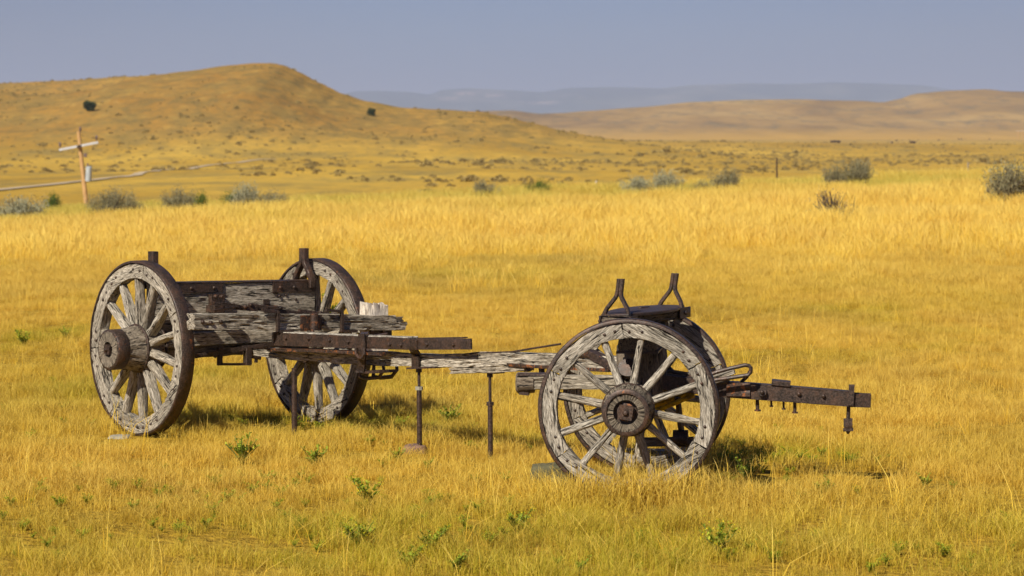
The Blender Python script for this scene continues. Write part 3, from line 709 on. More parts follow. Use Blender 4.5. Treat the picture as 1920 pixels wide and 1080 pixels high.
def juniper(px, py, wpx, hpx, label, seed):
    p = hit(px, py, 600, 1300); s_ = p.y / F; w = wpx * s_; h = hpx * s_; rd = random.Random(seed)
    root = empty('juniper_tree', p - Vector((0, 0, .15)), label, 'tree', 'dark junipers on the golden hill')
    V = []; Fc = []; C = []
    lumps = [(rd.uniform(-.28, .28) * w, rd.uniform(-.25, .25) * w, rd.uniform(.25, .68) * h, rd.uniform(.18, .3) * w) for _ in range(9)]
    for i in range(2600):
        lx, ly, lz, lr = lumps[i % 9]; d_ = Vector([rd.gauss(0, 1) for _ in range(3)]).normalized() * lr * rd.uniform(.6, 1.1); c = Vector((lx, ly, lz)) + Vector((d_.x, d_.y, d_.z * h / w)); c.z = max(c.z, .1)
        u = Vector([rd.gauss(0, 1) for _ in range(3)]).normalized(); v = u.orthogonal().normalized(); q = .06 * w * rd.uniform(.5, 1.1)
        n0 = len(V); V += [tuple(c + v * q), tuple(c + u.cross(v) * q * .6), tuple(c - v * q), tuple(c - u.cross(v) * q * .6)]; C += [rd.random()] * 4; Fc.append((n0, n0 + 1, n0 + 2, n0 + 3))
    o = bpy.data.objects.new('crown', leaf_mesh('crown', V, Fc, C, None, JUN)); COL.objects.link(o); o.parent = root
    t = MB(); t.tube([(0, 0, -.3), (.05 * w, 0, .3 * h), (-.03 * w, 0, .6 * h)], lambda q: .05 * w * (1 - .7 * q), TWIG, 7)
    for k in range(5):
        a = k * 1.3; t.tube([(.02 * w, 0, .15 * h + .06 * k * h), (math.cos(a) * .3 * w, math.sin(a) * .3 * w, .35 * h + .07 * k * h)], lambda q: .02 * w * (1 - .7 * q), TWIG, 5)
    t.build('trunk', root)
juniper(168, 208, 29, 22, 'wide dark juniper high on the left slope above the utility pole', 3)
juniper(697, 217, 17, 17, 'small dark juniper on the right shoulder of the hill', 5)

# ------------------------------------------------------------------ utility pole, posts
PW = plain('pole_wood', (.38, .215, .085), (.62, .38, .16), 6, .85, (3, 3, .4))
GALV = plain('galvanised_steel', (.42, .42, .42), (.60, .60, .60), 6, .5)
PORC = plain('insulator_porcelain', (.10, .06, .05), (.22, .16, .14), 6, .3)
TRF = plain('transformer_paint', (.36, .40, .42), (.50, .54, .56), 4, .5)
D = 185.
base = P(165, 402, D); top = P(147, 246, D); base.z = tz(base.x, base.y) - .1
up = empty('utility_pole', base, 'tan wooden utility pole leaning left, with a pale crossarm and a grey transformer', 'utility pole')
q = MB(base); q.tube([base + (top - base) * k / 8 for k in range(9)], lambda t: .16 - .04 * t, PW, 12); q.build('pole', up)
a0, a1 = P(111, 281, D - .25), P(184, 267, D - .25)
q = MB(base); q.slab(a0, a1, .12, .15, GALV); q.build('crossarm', up)
def insul(p, s_=1):
    q = MB(base); M = Matrix.Translation(p) @ Matrix.Rotation(R(-90), 4, 'Y')
    q.lathe([(0, .03), (.12, .03), (.13, .09), (.2, .10), (.22, .06), (.27, .09), (.33, .08), (.38, .04), (.42, .001)], PORC, Matrix.Translation(p) @ Matrix.Rotation(R(-90), 4, 'Y'), 10)
    q.build('insulator', up)
insul(P(112.5, 278, D - .25)); insul(P(181, 265, D - .25)); insul(P(150.5, 249, D - .25))
q = MB(base); c = P(165.5, 340, D - .2); M = Matrix.Translation(c) @ Matrix.Rotation(R(-87), 4, 'Y')
q.lathe([(0, .001), (0, .19), (.03, .2), (.88, .2), (.92, .21), (.95, .16), (.97, .001)], TRF, M, 16)
q.tube([P(165, 312, D - .2), P(164, 306, D - .2)], .05, PORC, 8); q.build('transformer', up)
q = MB(base); c = P(160, 291, D - .1); q.slab(P(157, 291, D - .15), P(163, 291, D - .15), .2, .25, PORC); q.build('fuse_cutout', up)
q = MB(base); q.slab(P(144.5, 275.5, D - .35), P(152, 274, D - .35), .08, .2, IRON); q.build('bracket', up)

def post(px, y0, y1, D, r, m, label, name, lean=0):
    b_ = P(px, y1, D); b_.z = tz(b_.x, b_.y) - .2; t_ = P(px + lean, y0, D); t_.y = D
    q = MB(b_); q.tube([b_ + (t_ - b_) * k / 4 for k in range(5)], lambda t: r * (1 - .15 * t), m, 8, amp=r * .15); o = q.build(name, None, loc=b_); tag(o, label, 'post')
post(1457, 296, 345, 108, .034, IRON, 'thin dark fence post standing alone against the plain', 'fence_post', -.5)
post(1118, 339, 372, 110, .035, WOOD_W, 'faint pale post sticking out of the grass right of the low green bush', 'fence_post')
post(1815, 304, 345, 108, .03, WOOD, 'faint grey post in the grass left of the largest sagebrush', 'fence_post')
for k, (px, l) in enumerate(((1909, 'left one of two very distant power poles at the right edge'), (1917, 'right one of two very distant power poles at the right edge'))):
    b_ = P(px, 268, 3000); b_.z = FLOOR; e = empty('power_pole', b_, l, 'power pole', 'distant power poles at the right edge')
    q = MB(b_); q.tube([b_, b_ + Vector((0, 0, 14.5))], .35, PW, 6); q.build('pole', e)
    q = MB(b_); q.slab(b_ + Vector((-2, 0, 13.4)), b_ + Vector((2, 0, 13.4)), .3, .35, GALV); q.build('crossarm', e)

# far cattle on the plain
HIDE = plain('dark_hide', (.03, .018, .014), (.06, .035, .025), 1, .9)
q = MB()
q.tube([(-1.15, 0, 1.0), (-1.05, 0, 1.0), (-.6, 0, .98), (0, 0, .93), (.6, 0, .98), (.9, 0, 1.12), (1.15, 0, 1.0), (1.4, 0, .75), (1.62, 0, .5), (1.68, 0, .42)],
       lambda t: np.interp(t, [0, .1, .25, .45, .6, .72, .85, .93, 1], [.1, .3, .4, .43, .4, .3, .2, .17, .08]).item(), HIDE, 12)
for sx_ in (-.85, .7):
    for sy in (-.2, .2): q.tube([(sx_, sy, .9), (sx_ + (.08 if sx_ < 0 else 0), sy, .45), (sx_, sy, 0)], lambda t: .16 - .1 * t, HIDE, 8)
q.tube([(-1.15, 0, 1.2), (-1.25, 0, .9), (-1.22, 0, .5)], .04, HIDE, 6)
cow0 = q.build('cow'); first = True
CG = 'dark cattle grazing on the far plain'
cows = [(1562, 270.5), (1573, 271.5), (1673, 269), (1681, 265), (1705, 264.5), (1712, 271), (1760, 263.5), (1797, 261.9), (1803, 262.1), (1810, 261.9), (1848, 261.6), (1855, 261.8)]
places = ['left animal of the pair grazing farthest left', 'right animal of the pair grazing farthest left', 'lower left animal below the middle three', 'upper left animal of the middle cluster',
          'darkest animal in the middle of the plain', 'lowest animal of the middle cluster', 'lone animal between the middle cluster and the row of three', 'leftmost of the row of three',
          'middle one of the row of three', 'rightmost of the row of three', 'left animal of the pair nearest the right edge', 'right animal of the pair nearest the right edge']
for k, (px, py) in enumerate(cows):
    o = cow0 if k == 0 else cow0.copy()
    if k: COL.objects.link(o)
    o.location = hit(px, py, 1200, 4200); o.rotation_euler = (0, 0, (k * 1.9) % 6.28)
    tag(o, 'distant dark cow, ' + places[k], 'cow', CG)

# ------------------------------------------------------------------ the wagon running gear
V3 = Vector
OR_ = V3((-2.11, 21.56, 0)); aR = V3((.772, .636, 0)).normalized(); fR = V3((.636, -.772, 0)).normalized()
OF_ = V3((.80, 18.25, 0)); aF = V3((.119, .993, 0)).normalized(); fF = V3((.993, -.119, 0)).normalized()
cD = V3((OF_ - OR_)).normalized(); cN = V3((-cD.y, cD.x, 0))      # along the reach; cN points away from the camera
UP = V3((0, 0, 1))
def on(O, d, px, py):
    u = (px - 960) / F; s_ = (u * O.y - O.x) / (d.x - u * d.y); q_ = O + d * s_
    return V3((q_.x, q_.y, CZ - (py - HY) * q_.y / F))
def RA(px, py, fwd=0): return on(OR_ + fR * fwd, aR, px, py)
def RL(lat, fwd, z): return OR_ + aR * lat + fR * fwd + UP * z
def CC(px, py, off=0): return on(OR_ + cN * off, cD, px, py)
def FR(px, py, off=0): return on(OF_ + aF * off, fF, px, py)
def FL(lat, fwd, z): return OF_ + aF * lat + fF * fwd + UP * z

wag = empty('freight_wagon', (-.6, 20.0, 0), 'weathered grey wooden freight wagon frame on four iron-rimmed wheels, standing in dry golden grass', 'wagon')
WO = V3(wag.location)
def part(name): return MB(WO)

def wheel(center, out, Rw, ns, a0, joints, fd, tw, tt, hub, seed, label):
    random.seed(seed)
    n = out.normalized(); yv = UP.cross(n).normalized()
    M = Matrix.Identity(4)
    for i, c_ in enumerate((n, yv, UP)):
        for r_ in range(3): M[r_][i] = c_[r_]
    M.translation = center - WO
    nj = len(joints); sp = 360 / nj; ro = Rw - tt; ri = ro - fd; rm = (ro + ri) / 2; fw = tw * .84
    rim = MB()
    pol = lambda r, an, x=0: V3((x, math.cos(R(an)) * r, math.sin(R(an)) * r))
    for k, j in enumerate(joints):
        gap = .25 + random.random() * .35
        a1, a2 = j + gap, j + sp - gap; mid = (a1 + a2) / 2
        tm, rr_ = pol(1, mid + 90), pol(1, mid)
        tl = random.uniform(-.12, .12)
        tm2 = (tm + rr_ * tl).normalized(); rr2 = (rr_ - tm * tl).normalized()
        dr = random.uniform(-.004, .002); wear = random.uniform(.94, 1.02)
        rim.beam([pol(rm + dr, a1 + (a2 - a1) * i / 16, random.uniform(-.001, .001)) for i in range(17)], fd * wear, fw * random.uniform(.96, 1.03), WOOD, up=(1, 0, 0),
                 amp=.0055, end=.01, step=.022, per=6, cham=.06, gframe=lambda p, tm2=tm2, rr2=rr2: V3((p.dot(tm2), p.dot(rr2), p.x)))
        for da in (5.5, 13.5, sp - 13.5, sp - 5.5):
            for s_ in (1, -1):
                rim.bolt(pol(rm + random.uniform(-.012, .012), j + da + random.uniform(-1, 1), s_ * fw / 2), (s_, 0, 0), .0095, IRON, .8)
    wo = rim.build('wheel', wag, label); wo.matrix_basis = M
    ty = MB(); w2 = tw / 2; rr = []
    prf = [(-w2, ro + .001), (-w2, Rw - .006), (-w2 + .006, Rw), (w2 - .006, Rw), (w2, Rw - .006), (w2, ro + .001)]
    sd_ = 112; rings = []; grs = []
    for i in range(sd_):
        an = 360 * i / sd_; b_ = .0022 * mn.noise(V3((math.cos(R(an)) * 5, math.sin(R(an)) * 5, seed)))
        rings.append([pol(r + b_, an, x + b_) for x, r in prf]); grs.append([V3((0, 0, 0))] * len(prf))
    ty.sweep(rings, grs, IRON, closed=True); ty.build('tyre', wo, sharp=50)
    for k in range(ns):
        an = a0 + 360 * k / ns; s_ = MB(); rv = random.uniform(.9, 1.08)
        s_.beam([pol(.11, an, -.012), pol((ri + .13) / 2, an + random.uniform(-.3, .3), -.004), pol(ri + .012, an, 0)], hub['sw'] * rv, hub['sh'], WOOD, up=(1, 0, 0), amp=.0035, step=.02, per=3, cham=.5,
                taper=lambda t: (.92 - .1 * t + .22 * max(0, .2 - t) * 3 + .12 * max(0, t - .8) * 3, 1.1 - .38 * t))
        s_.build('spoke', wo, sharp=60)
    h_ = MB(); L_ = hub['L']; rn = hub['rn']; rb = hub['rb']
    h_.lathe([(-.17, rn * .8), (-.16, rn * .92), (-.09, rb * .97), (-.05, rb), (0, rb * 1.01), (.05, rb), (.06, rb * .97), (.10, rb * .95), (L_ * .62, rn * 1.04), (L_ * .8, rn * .99), (L_ - .006, rn * .95), (L_, rn * .92)],
             WOOD_M, sides=72, amp=.011)
    # end grain with radial checks, then the dark bore
    rings = []; grs = []; hr = hub['hole']
    for r in np.linspace(rn * .92, hr, 7):
        ring = []; gr = []
        for j in range(72):
            an = 360 * j / 72; cr_ = mn.noise(V3((math.cos(R(an)) * 7, math.sin(R(an)) * 7, seed + .5)))
            ring.append(pol(r, an, L_ - .007 * max(0, .1 - abs(cr_)) / .1 - .003 * random.random())); gr.append(V3((r + seed, math.cos(R(an)) * .14, math.sin(R(an)) * .14)))
        rings.append(ring); grs.append(gr)
    rings.append([pol(hr * .97, 5 * j, L_ - .05) for j in range(72)]); grs.append(grs[-1])
    h_.sweep(rings, grs, WOOD_M, caps=False)
    h_.lathe([(L_ - .05, hr), (L_ - .055, .001)], IRON, sides=36); h_.build('hub', wo, sharp=50)
    for (x0, x1, r0, th) in hub['bands']:
        b_ = MB(); b_.lathe([(x0, r0 - .012), (x0, r0 + th * .6), (x0 + .004, r0 + th), (x1 - .004, r0 + th), (x1, r0 + th * .6), (x1, r0 - .012)], IRON, sides=64); b_.build('hub_band', wo, sharp=50)
    a_ = MB(); a_.lathe([(L_ - .07, hr * .72), (L_ - .028, hr * .72), (L_ - .026, hr * .6), (L_ - .026, .001)], IRON_O if hub.get('o') else IRON, sides=32)
    nr = hub['nut']; tl = R(8)
    c0 = V3((L_ - .03, 0, 0)); c1 = V3((L_ + .008, 0, 0))
    a_.beam([c0, c1], nr * 2, nr * 2, IRON, up=(0, math.sin(tl), math.cos(tl)), amp=0, step=0, cham=.08)
    a_.lathe([(L_, nr * .42), (L_ + .02, nr * .40), (L_ + .028, nr * .25), (L_ + .03, .001)], IRON, sides=20); a_.build('axle_nut', wo)
    return wo
hubR = dict(sw=.058, sh=.09, L=.285, rn=.140, rb=.170, hole=.058, nut=.034, bands=[(.180, .278, .138, .010), (.035, .052, .168, .012), (-.14, -.12, .15, .01)])
hubF = dict(sw=.052, sh=.07, L=.235, rn=.130, rb=.160, hole=.076, nut=.043, bands=[(.205, .245, .128, .014), (.04, .055, .158, .006), (-.14, -.12, .14, .01)], o=1)
RN = V3((-2.723, 21.05, .643)); RF = V3((-1.498, 22.06, .618)); Rr = .643; Rf = .553
J7 = [80 + 360 / 7 * k for k in range(7)]; J6 = [34 + 60 * k for k in range(6)]
wheel(RN, -aR, Rr, 14, 93, J7, .110, .104, .018, hubR, 3, 'near rear wheel, showing its hub and outer face')
wheel(RF, aR, Rr, 14, 87, [k - 12 for k in J7], .110, .104, .018, hubR, 11, 'far rear wheel')
wheel(V3((.712, 17.5, .53)), -aF, Rf, 12, 20, J6, .094, .10, .024, hubF, 21, 'near front wheel facing the camera')
wheel(V3((.893, 19.0, .505)), aF, Rf, 12, 8, [k + 5 for k in J6], .094, .10, .024, hubF, 31, 'far front wheel')
random.seed(99)

# rear bolster, its irons and standards
p = part(0)
p.beam([RL(-.715, 0, .992), RL(.73, 0, .966)], .11, .232, WOOD, amp=.006, step=.02, per=9, cham=.04); bol = p.build('rear_bolster', wag)
p = part(0); p.beam([RL(-.72, 0, 1.118), RL(.735, 0, 1.092)], .135, .012, IRON, amp=.003, step=.05, per=2)
p.beam([RL(-.71, .062, 1.075), RL(-.12, .062, 1.066)], .012, .062, IRON, amp=.0015, step=.05, per=2); p.beam([RL(.335, .062, 1.052), RL(.735, .062, 1.045)], .012, .075, IRON, amp=.0015, step=.05, per=2)
for lt, z in ((-.6, 1.075), (-.4, 1.072), (-.2, 1.068), (.40, 1.05), (.53, 1.05), (.68, 1.046)): p.bolt(RL(lt, .066, z), fR, .014, IRON, 1.1)
p.build('bolster_strap', bol)
p = part(0)
for lt, z in ((.46, .993), (.40, .985), (.55, .955), (-.02, .94)): p = part(0); p.bolt(RL(lt, .055, z), fR, .011, IRON, 1); p.build('bolt', bol)
p = part(0)
p.slab(RL(.252, .054, .945), RL(.302, .054, .945), .012, .042, IRON); p.build('mortise_shade_patch', bol); p = part(0)  # near-black square stands in for the shade inside an open mortise hole
p.beam([RL(.22, .075, .912), RL(.36, .08, .905)], .03, .022, IRON_O, amp=.002, step=.03); p.build('key_pin', bol)
def standard(base, sv, h, merge, leg=.022, wd=.05, tw=.032, foot=.09, nm='standard', lean=0):
    q = part(0); d = sv.normalized(); perp = d.cross(UP); w = sv.length
    for s_ in (-1, 1):
        pts = [base + d * (s_ * w) - UP * foot, base + d * (s_ * w) + UP * .01, base + d * (s_ * w * .82) + UP * .05, base + d * (s_ * (tw * .5 + .004)) + UP * merge, base + d * (s_ * tw * .5) + UP * (merge + .03), base + d * (s_ * tw * .5) + UP * h]
        pts = [v + d * (lean * max(0, (v.z - base.z)) / h) for v in pts]
        q.beam(pts, wd, tw * .92, IRON, up=d, amp=.0015, step=.02, per=2, cham=.22)
    q.build(nm, wag)
standard(RL(.668, 0, 1.095), fR * .105, .245, .13, foot=.05, wd=.05, tw=.036); standard(RL(-.69, 0, 1.12), fR * .10, .23, .13, wd=.05, foot=.05, tw=.036)
# rear axle under it
p = part(0); p.beam([RL(-.70, 0, .81), RL(.70, 0, .80)], .12, .12, WOOD_D, amp=.004)
p.beam([RL(-.72, .02, .695), RL(.72, .02, .69)], .14, .105, WOOD, amp=.005, step=.02)
ax = p.build('rear_axle', wag)
p = part(0); p.beam([RL(-.70, 0, .60), RL(.70, 0, .59)], .10, .085, WOOD_D, amp=.004)
p.tube([RL(-.85, 0, .64), RL(-.6, 0, .62)], .05, IRON, 12); p.tube([RL(.85, 0, .615), RL(.6, 0, .61)], .05, IRON, 12); p.build('axle_arm', ax)
p = part(0); p.beam([RA(366, 668, .13), RA(420, 660, .13), RA(480, 650, .13), RA(520, 643, .13), RA(600, 640, .13)], .012, .034, IRON, amp=.001, step=.03, per=1); p.build('truss_rod', wag)
p = part(0)
for A_, B_, w_ in (((412, 652), (412, 684), .035), ((464, 650), (464, 684), .05), ((408, 683), (469, 683), .02), ((405, 668), (400, 664), .03), ((470, 668), (488, 671), .03), ((482, 655), (480, 680), .022), ((455, 652), (492, 650), .03)):
    p.beam([RA(*A_, .12), RA(*B_, .12)], w_, w_, IRON, amp=.001, step=.03, per=1, up=fR)
p.build('brake_bracket', wag)
# brake beam across the front of the rear wheels
p = part(0); p.beam([RA(358, 603, .72), RA(560, 603, .72), RA(735, 605, .72)], .10, .112, WOOD, amp=.009, end=.02, step=.02, per=8, cham=.06)
p.beam([RA(728, 611, .72), RA(756, 611, .73)], .095, .062, WOOD, amp=.01, end=.02, step=.015, per=6); p.beam([RA(725, 600, .70), RA(752, 598, .69)], .05, .035, WOOD_D, amp=.01, end=.03, step=.015, per=5)
bb = p.build('brake_beam', wag)
p = part(0)
for px in (521, 641):
    for A_, B_ in (((px, 583), (px, 622)), ((px + 2, 621), (px + 28, 621)), ((px, 584), (px - 30, 581))): p.beam([RA(*A_, .785), RA(*B_, .785)], .022, .026, IRON, up=fR, amp=.001, step=.04, per=1)
p.beam([RA(583, 591, .783), RA(583, 620, .783)], .014, .19, IRON_O, up=aR, amp=.006, step=.01, per=8)
p.tube([RA(589, 588, .80), RA(589, 619, .80)], .03, IRON_O, 10, amp=.004); p.build('beam_iron', bb)
for px, py in ((395, 605), (414, 603), (380, 604), (605, 607), (575, 610)):
    p = part(0); p.bolt(RA(px, py, .775), fR, .015, IRON, 1); p.build('bolt', bb)
p = part(0)
p.beam([RA(406, 551, .085), RA(406, 592, .085)], .05, .12, IRON, up=aR, amp=.004, step=.01, per=3)
p.beam([RA(404, 572, .14), RA(404, 585, .14)], .12, .10, IRON, up=aR, amp=.005, step=.01, per=3)
for a_, b_, w_, h_ in (((400, 568), (448, 574), .03, .022), ((400, 583), (440, 578), .03, .02), ((440, 576), (482, 580), .035, .034), ((480, 578), (560, 588), .03, .032), ((555, 587), (600, 590), .028, .022), ((468, 572), (500, 577), .05, .03), ((500, 577), (528, 577), .05, .02), ((560, 583), (600, 587), .03, .024), ((600, 587), (642, 592), .03, .024)):
    p.beam([RA(*a_, .42), RA(*b_, .44)], w_, h_, IRON, amp=.003, step=.02, per=2)
for px, py in ((404, 556), (415, 556), (470, 571), (460, 575), (525, 577), (600, 586), (625, 589)): p.bolt(RA(px, py, .45 if px > 420 else .14), fR, .014, IRON, 1.3)
p.build('brake_linkage', wag)
p = part(0); p.beam([RL(.83, .675, .56), RL(.83, .675, .78), RL(.835, .67, .935)], .20, .10, WOOD_W, up=fR, amp=.010, end=.028, step=.02, per=10, cham=.1); p.build('brake_block', wag, 'bleached white brake block with a splintered top')
p = part(0); p.slab(RA(690, 625, .70), RA(728, 625, .70), .09, .055, IRON); p.bolt(RA(719, 620, .75), fR, .02, IRON, 1); p.build('block_holder', wag)

# long iron-faced bar over the reach
p = part(0); p.beam([CC(520, 632, -.06), CC(640, 637, -.06), CC(775, 642, -.06)], .10, .082, WOOD, amp=.005, step=.02, per=6); sb_ = p.build('slider_bar', wag)
p = part(0)
for off in (-.122, .0):
    p.beam([CC(514, 635.5, off), CC(640, 640.5, off), CC(770, 645, off), CC(884, 645, off)], .013, .094, IRON, amp=.0018, step=.04, per=3, cham=.1, taper=lambda t: (1, 1.02 - .24 * t))
p.beam([CC(882, 645, -.128), CC(882, 645, .006)], .014, .072, IRON, amp=.001, step=.03, per=2); p.beam([CC(770, 634.5, .02), CC(872, 633, .02)], .05, .008, IRON, amp=.001)
for px, py in ((537, 634), (580, 635), (619, 638), (654, 641), (674, 643), (732, 645), (753, 647), (801, 646), (851, 646)): p.bolt(CC(px, py, -.128), -cN, .013, IRON, 1.4)
p.build('side_plate', sb_)
p = part(0); p.beam([CC(505, 655, -.125), CC(600, 658, -.125), CC(720, 664, -.125)], .05, .022, IRON_O, amp=.002, step=.04, per=2)
p.beam([CC(515, 653, -.05), CC(700, 662, -.05)], .12, .018, WOOD, amp=.003); p.build('wear_plate', sb_)
p = part(0)
p.beam([CC(484, 661), CC(530, 664), CC(600, 668), CC(680, 671), CC(750, 673.5), CC(820, 676), CC(870, 676), (CC(935, 673)), CC(990, 674), CC(1040, 675), CC(1110, 678), CC(1210, 688)], .10, .092, WOOD, amp=.009, end=.03, step=.02, per=8, cham=.08,
       taper=lambda t: (1, .42 + .58 * min(1, t * 4) + .07 * math.sin(t * 23))); rp = p.build('reach_pole', wag)
p = part(0)
p.beam([CC(678, 626, -.148), CC(680, 660, -.146), CC(677, 697, -.10)], .014, .072, IRON, up=cD, amp=.002, step=.02, per=2); p.slab(CC(677, 697, -.12), CC(677, 694, .08), .075, .014, IRON)
p.beam([CC(682, 628, -.14), CC(684, 624, .0)], .05, .014, IRON, amp=.001); p.beam([CC(688, 632, -.10), CC(726, 626, .02)], .05, .014, IRON, amp=.002)
p.tube([CC(667, 652, -.17), CC(668, 664, -.17), CC(673, 671, -.17), CC(679, 671, -.17), CC(683, 664, -.17), CC(682, 652, -.165)], .011, IRON, 7); p.build('clamp', rp)
p = part(0)
p.beam([CC(776, 637, -.135), CC(776, 656, -.13), CC(779, 662, -.075), CC(779, 690, -.066)], .014, .074, IRON, up=cD, amp=.002, step=.02, per=2); p.beam([CC(772, 690, -.03), CC(826, 688, -.02)], .10, .013, IRON, amp=.001); p.build('clamp', rp)
p = part(0)
fr = [CC(689, 684, .05), CC(688, 706, .05), CC(700, 709, .05), CC(722, 707, .05), CC(732, 694, .05), CC(731, 684, .05)]
for o_ in (-.06, .06): p.tube([v + cN * o_ for v in fr], .014, IRON, 6, amp=.003)
p.slab(CC(692, 697, -.02), CC(728, 696, -.02), .16, .02, IRON); p.slab(CC(712, 683, .05), CC(712, 704, .05), .09, .05, IRON); p.build('under_bracket', wag)
p = part(0); p.beam([CC(853, 695, .0), CC(930, 693, .0), CC(992, 690, .0)], .10, .038, WOOD, amp=.004, end=.02, step=.02, per=6); p.build('splice_board', wag)
p = part(0); p.beam([CC(960, 683, -.02), CC(1000, 686, -.02), CC(1150, 694, -.02)], .09, .022, IRON_O, amp=.003, step=.04, per=2); p.slab(CC(985, 690, -.02), CC(991, 690, -.02), .03, .05, IRON); p.slab(CC(1013, 692, -.02), CC(1018, 692, -.02), .03, .05, IRON)
p.beam([CC(1075, 664, -.03), CC(1105, 662, -.03), CC(1135, 676, -.03), CC(1170, 698, -.03)], .07, .05, IRON, amp=.004, step=.02, per=3); p.beam([CC(1030, 668, .02), CC(1095, 661, .02)], .04, .018, IRON, amp=.002); p.build('reach_iron', wag)
p = part(0); p.tube([CC(872, 664, -.03), CC(905, 662, -.03), CC(960, 660, -.03), CC(1000, 653, -.04), CC(1051, 645, -.04)], .0075, IRON, 6); p.build('thin_rod', wag)

# front gear
p = part(0); p.beam([FR(992, 717, -.18), FR(1060, 716, -.18), FR(1165, 716, -.18)], .10, .086, WOOD, amp=.006, step=.02, per=7); fh = p.build('front_hound', wag)
p = part(0)
ends = [FR(968, 718, -.18), FR(972, 718, -.18), FR(980, 717.5, -.18), FR(1002, 717, -.18)]
p.tube(ends, lambda t: .052 + .022 * min(1, t * 4) - .012 * t, WOOD_D, 22, amp=.008); p.beam([FR(972, 701, -.18), FR(1042, 702, -.18)], .11, .016, IRON, amp=.002); p.slab(FR(975, 736, -.18), FR(992, 738, -.18), .08, .02, IRON)
p.build('hound_end', fh)
p = part(0); p.beam([FL(-.58, .04, .935), FL(.55, .04, .925)], .24, .13, WOOD_D, amp=.006, step=.03); p.slab(FL(-.59, .04, .862), FL(.5, .04, .862), .26, .014, IRON); p.build('sand_board', wag)
b0 = V3((.647, 17.8, 0)); b1 = V3((1.034, 18.75, 0)); bd = (b1 - b0).normalized(); bs = V3((bd.y, -bd.x, 0))
p = part(0); p.beam([b0 - bd * .03 + UP * 1.04, b1 + bd * .07 + UP * 1.035], .17, .06, WOOD_D, amp=.006, step=.03); fb = p.build('front_bolster', wag)
p = part(0); cM = (b0 + b1) / 2 + UP * 1.078 - WO
M_ = Matrix.Translation(cM) @ Matrix((bs, bd, UP)).transposed().to_4x4() @ Matrix.Diagonal((.175, .50, 1, 1)) @ Matrix.Rotation(R(-90), 4, 'Y')
p.o = V3((0, 0, 0)); p.lathe([(-.004, .9), (.0, 1), (.012, 1), (.017, .97), (.024, .3), (.026, .16), (.034, .15), (.036, .001)], IRON, M_, 60); p.build('rub_plate', fb, sharp=30)
p = part(0)
for e_, s_ in ((b0, 1), (b1, 1)):
    p = part(0)
    hz_ = .03 if e_ is b0 else .068
    for k in (-1, 1): p.beam([e_ + bs * (k * .098) - bd * (.03 if e_ is b0 else .10) + UP * (1.08 - hz_ / 2), e_ + bs * (k * .098) + bd * .11 + UP * (1.08 - hz_ / 2)], .013, hz_, IRON, amp=.001, per=2); p.bolt(e_ + bs * (k * .105) + UP * 1.045, bs * k, .014, IRON, 1)
    p.beam([e_ - bs * .09 + UP * 1.085, e_ + bs * .09 + UP * 1.085], .05, .014, IRON, amp=.001)
    p.build('bolster_plate', fb)
standard(b0 + UP * 1.075, bs * .082, .235, .125, foot=.03, wd=.034, tw=.0235, lean=.03); standard(b1 + UP * 1.065, bs * .08, .235, .125, foot=.03, wd=.034, tw=.0235, lean=.034)
p = part(0); p.tube([FL(-.06, .03, .56), FL(-.06, .03, .68), FL(-.05, .03, .80), FL(-.05, .03, .87)], lambda t: (.135 - .03 * t, .16), WOOD_D, 16, amp=.012); p.tube([FL(-.16, -.05, .72), FL(-.2, -.05, .74)], .06, IRON, 14); p.build('king_block', wag)
p = part(0); p.beam([FL(-.72, 0, .545), FL(.72, 0, .525)], .13, .14, WOOD_D, amp=.006, step=.04); p.tube([FL(-.8, 0, .53), FL(-.6, 0, .53)], .045, IRON, 12); p.tube([FL(.8, 0, .51), FL(.6, 0, .51)], .045, IRON, 12); p.build('front_axle', wag)

# tongue
tg = [FR(1215, 712, -.06), FR(1300, 722, -.06), FR(1365, 730.5, -.06), FR(1450, 737, -.06), FR(1540, 744.5, -.06), FR(1594, 749, -.06)]
p = part(0); p.beam(tg, .085, .088, WOOD_D, amp=.003, step=.04); tn = p.build('tongue', wag)
p = part(0)
for o_ in (-.05, .05): p.beam([v + aF * o_ for v in tg] + [FR(1632, 751, -.06) + aF * o_ * .6], .013, .096, IRON, amp=.0015, step=.04, per=3, cham=.15, taper=lambda t: (1, 1 - .12 * t))
p.beam([FR(1594, 749.5, -.06), FR(1633, 751.5, -.06)], .07, .078, IRON, amp=.002, step=.01, per=3, cham=.35)
p.beam([v + UP * .048 for v in tg[2:]], .10, .012, IRON, amp=.0015, per=2); p.build('tongue_plate', tn, sharp=35)
p = part(0); p.beam([FR(1362, 730, -.128), FR(1406, 731.5, -.128)], .014, .088, IRON_O, amp=.004, step=.01, per=6, cham=.3)
p.beam([FR(1300, 722, -.10), FR(1366, 730, -.10)], .03, .10, IRON_O, amp=.004, step=.02, per=3); p.build('rusty_joint_plate', tn)
p = part(0)
p.tube([FR(1429, 735, -.12), FR(1429, 735, -.15)], .027, IRON, 14); p.bolt(FR(1429, 735, -.15), -aF, .014, IRON, 1.6); p.build('tongue_bolt', tn)
for px, py in ((1498, 738.5), (1544, 742.5)): p = part(0); p.bolt(FR(px, py, -.118), -aF, .014, IRON, 1.6); p.build('tongue_bolt', tn)
for px, y0, y1, r_ in ((1420, 742, 770, .012), (1446, 745, 762, .007), (1469, 747, 767, .007), (1490, 748, 774, .011)):
    p = part(0); p.tube([FR(px, y0, -.06), FR(px + .5, y1, -.06)], r_, IRON, 7); p.tube([FR(px + .5, y1 - 2, -.06), FR(px + .5, y1 + 1, -.06)], r_ * 1.7, IRON_O, 8); p.build('hanging_bolt', tn)
p = part(0); p.slab(FR(1487, 750, -.06), FR(1499, 751, -.06), .04, .03, IRON); p.build('bolt_block', tn)
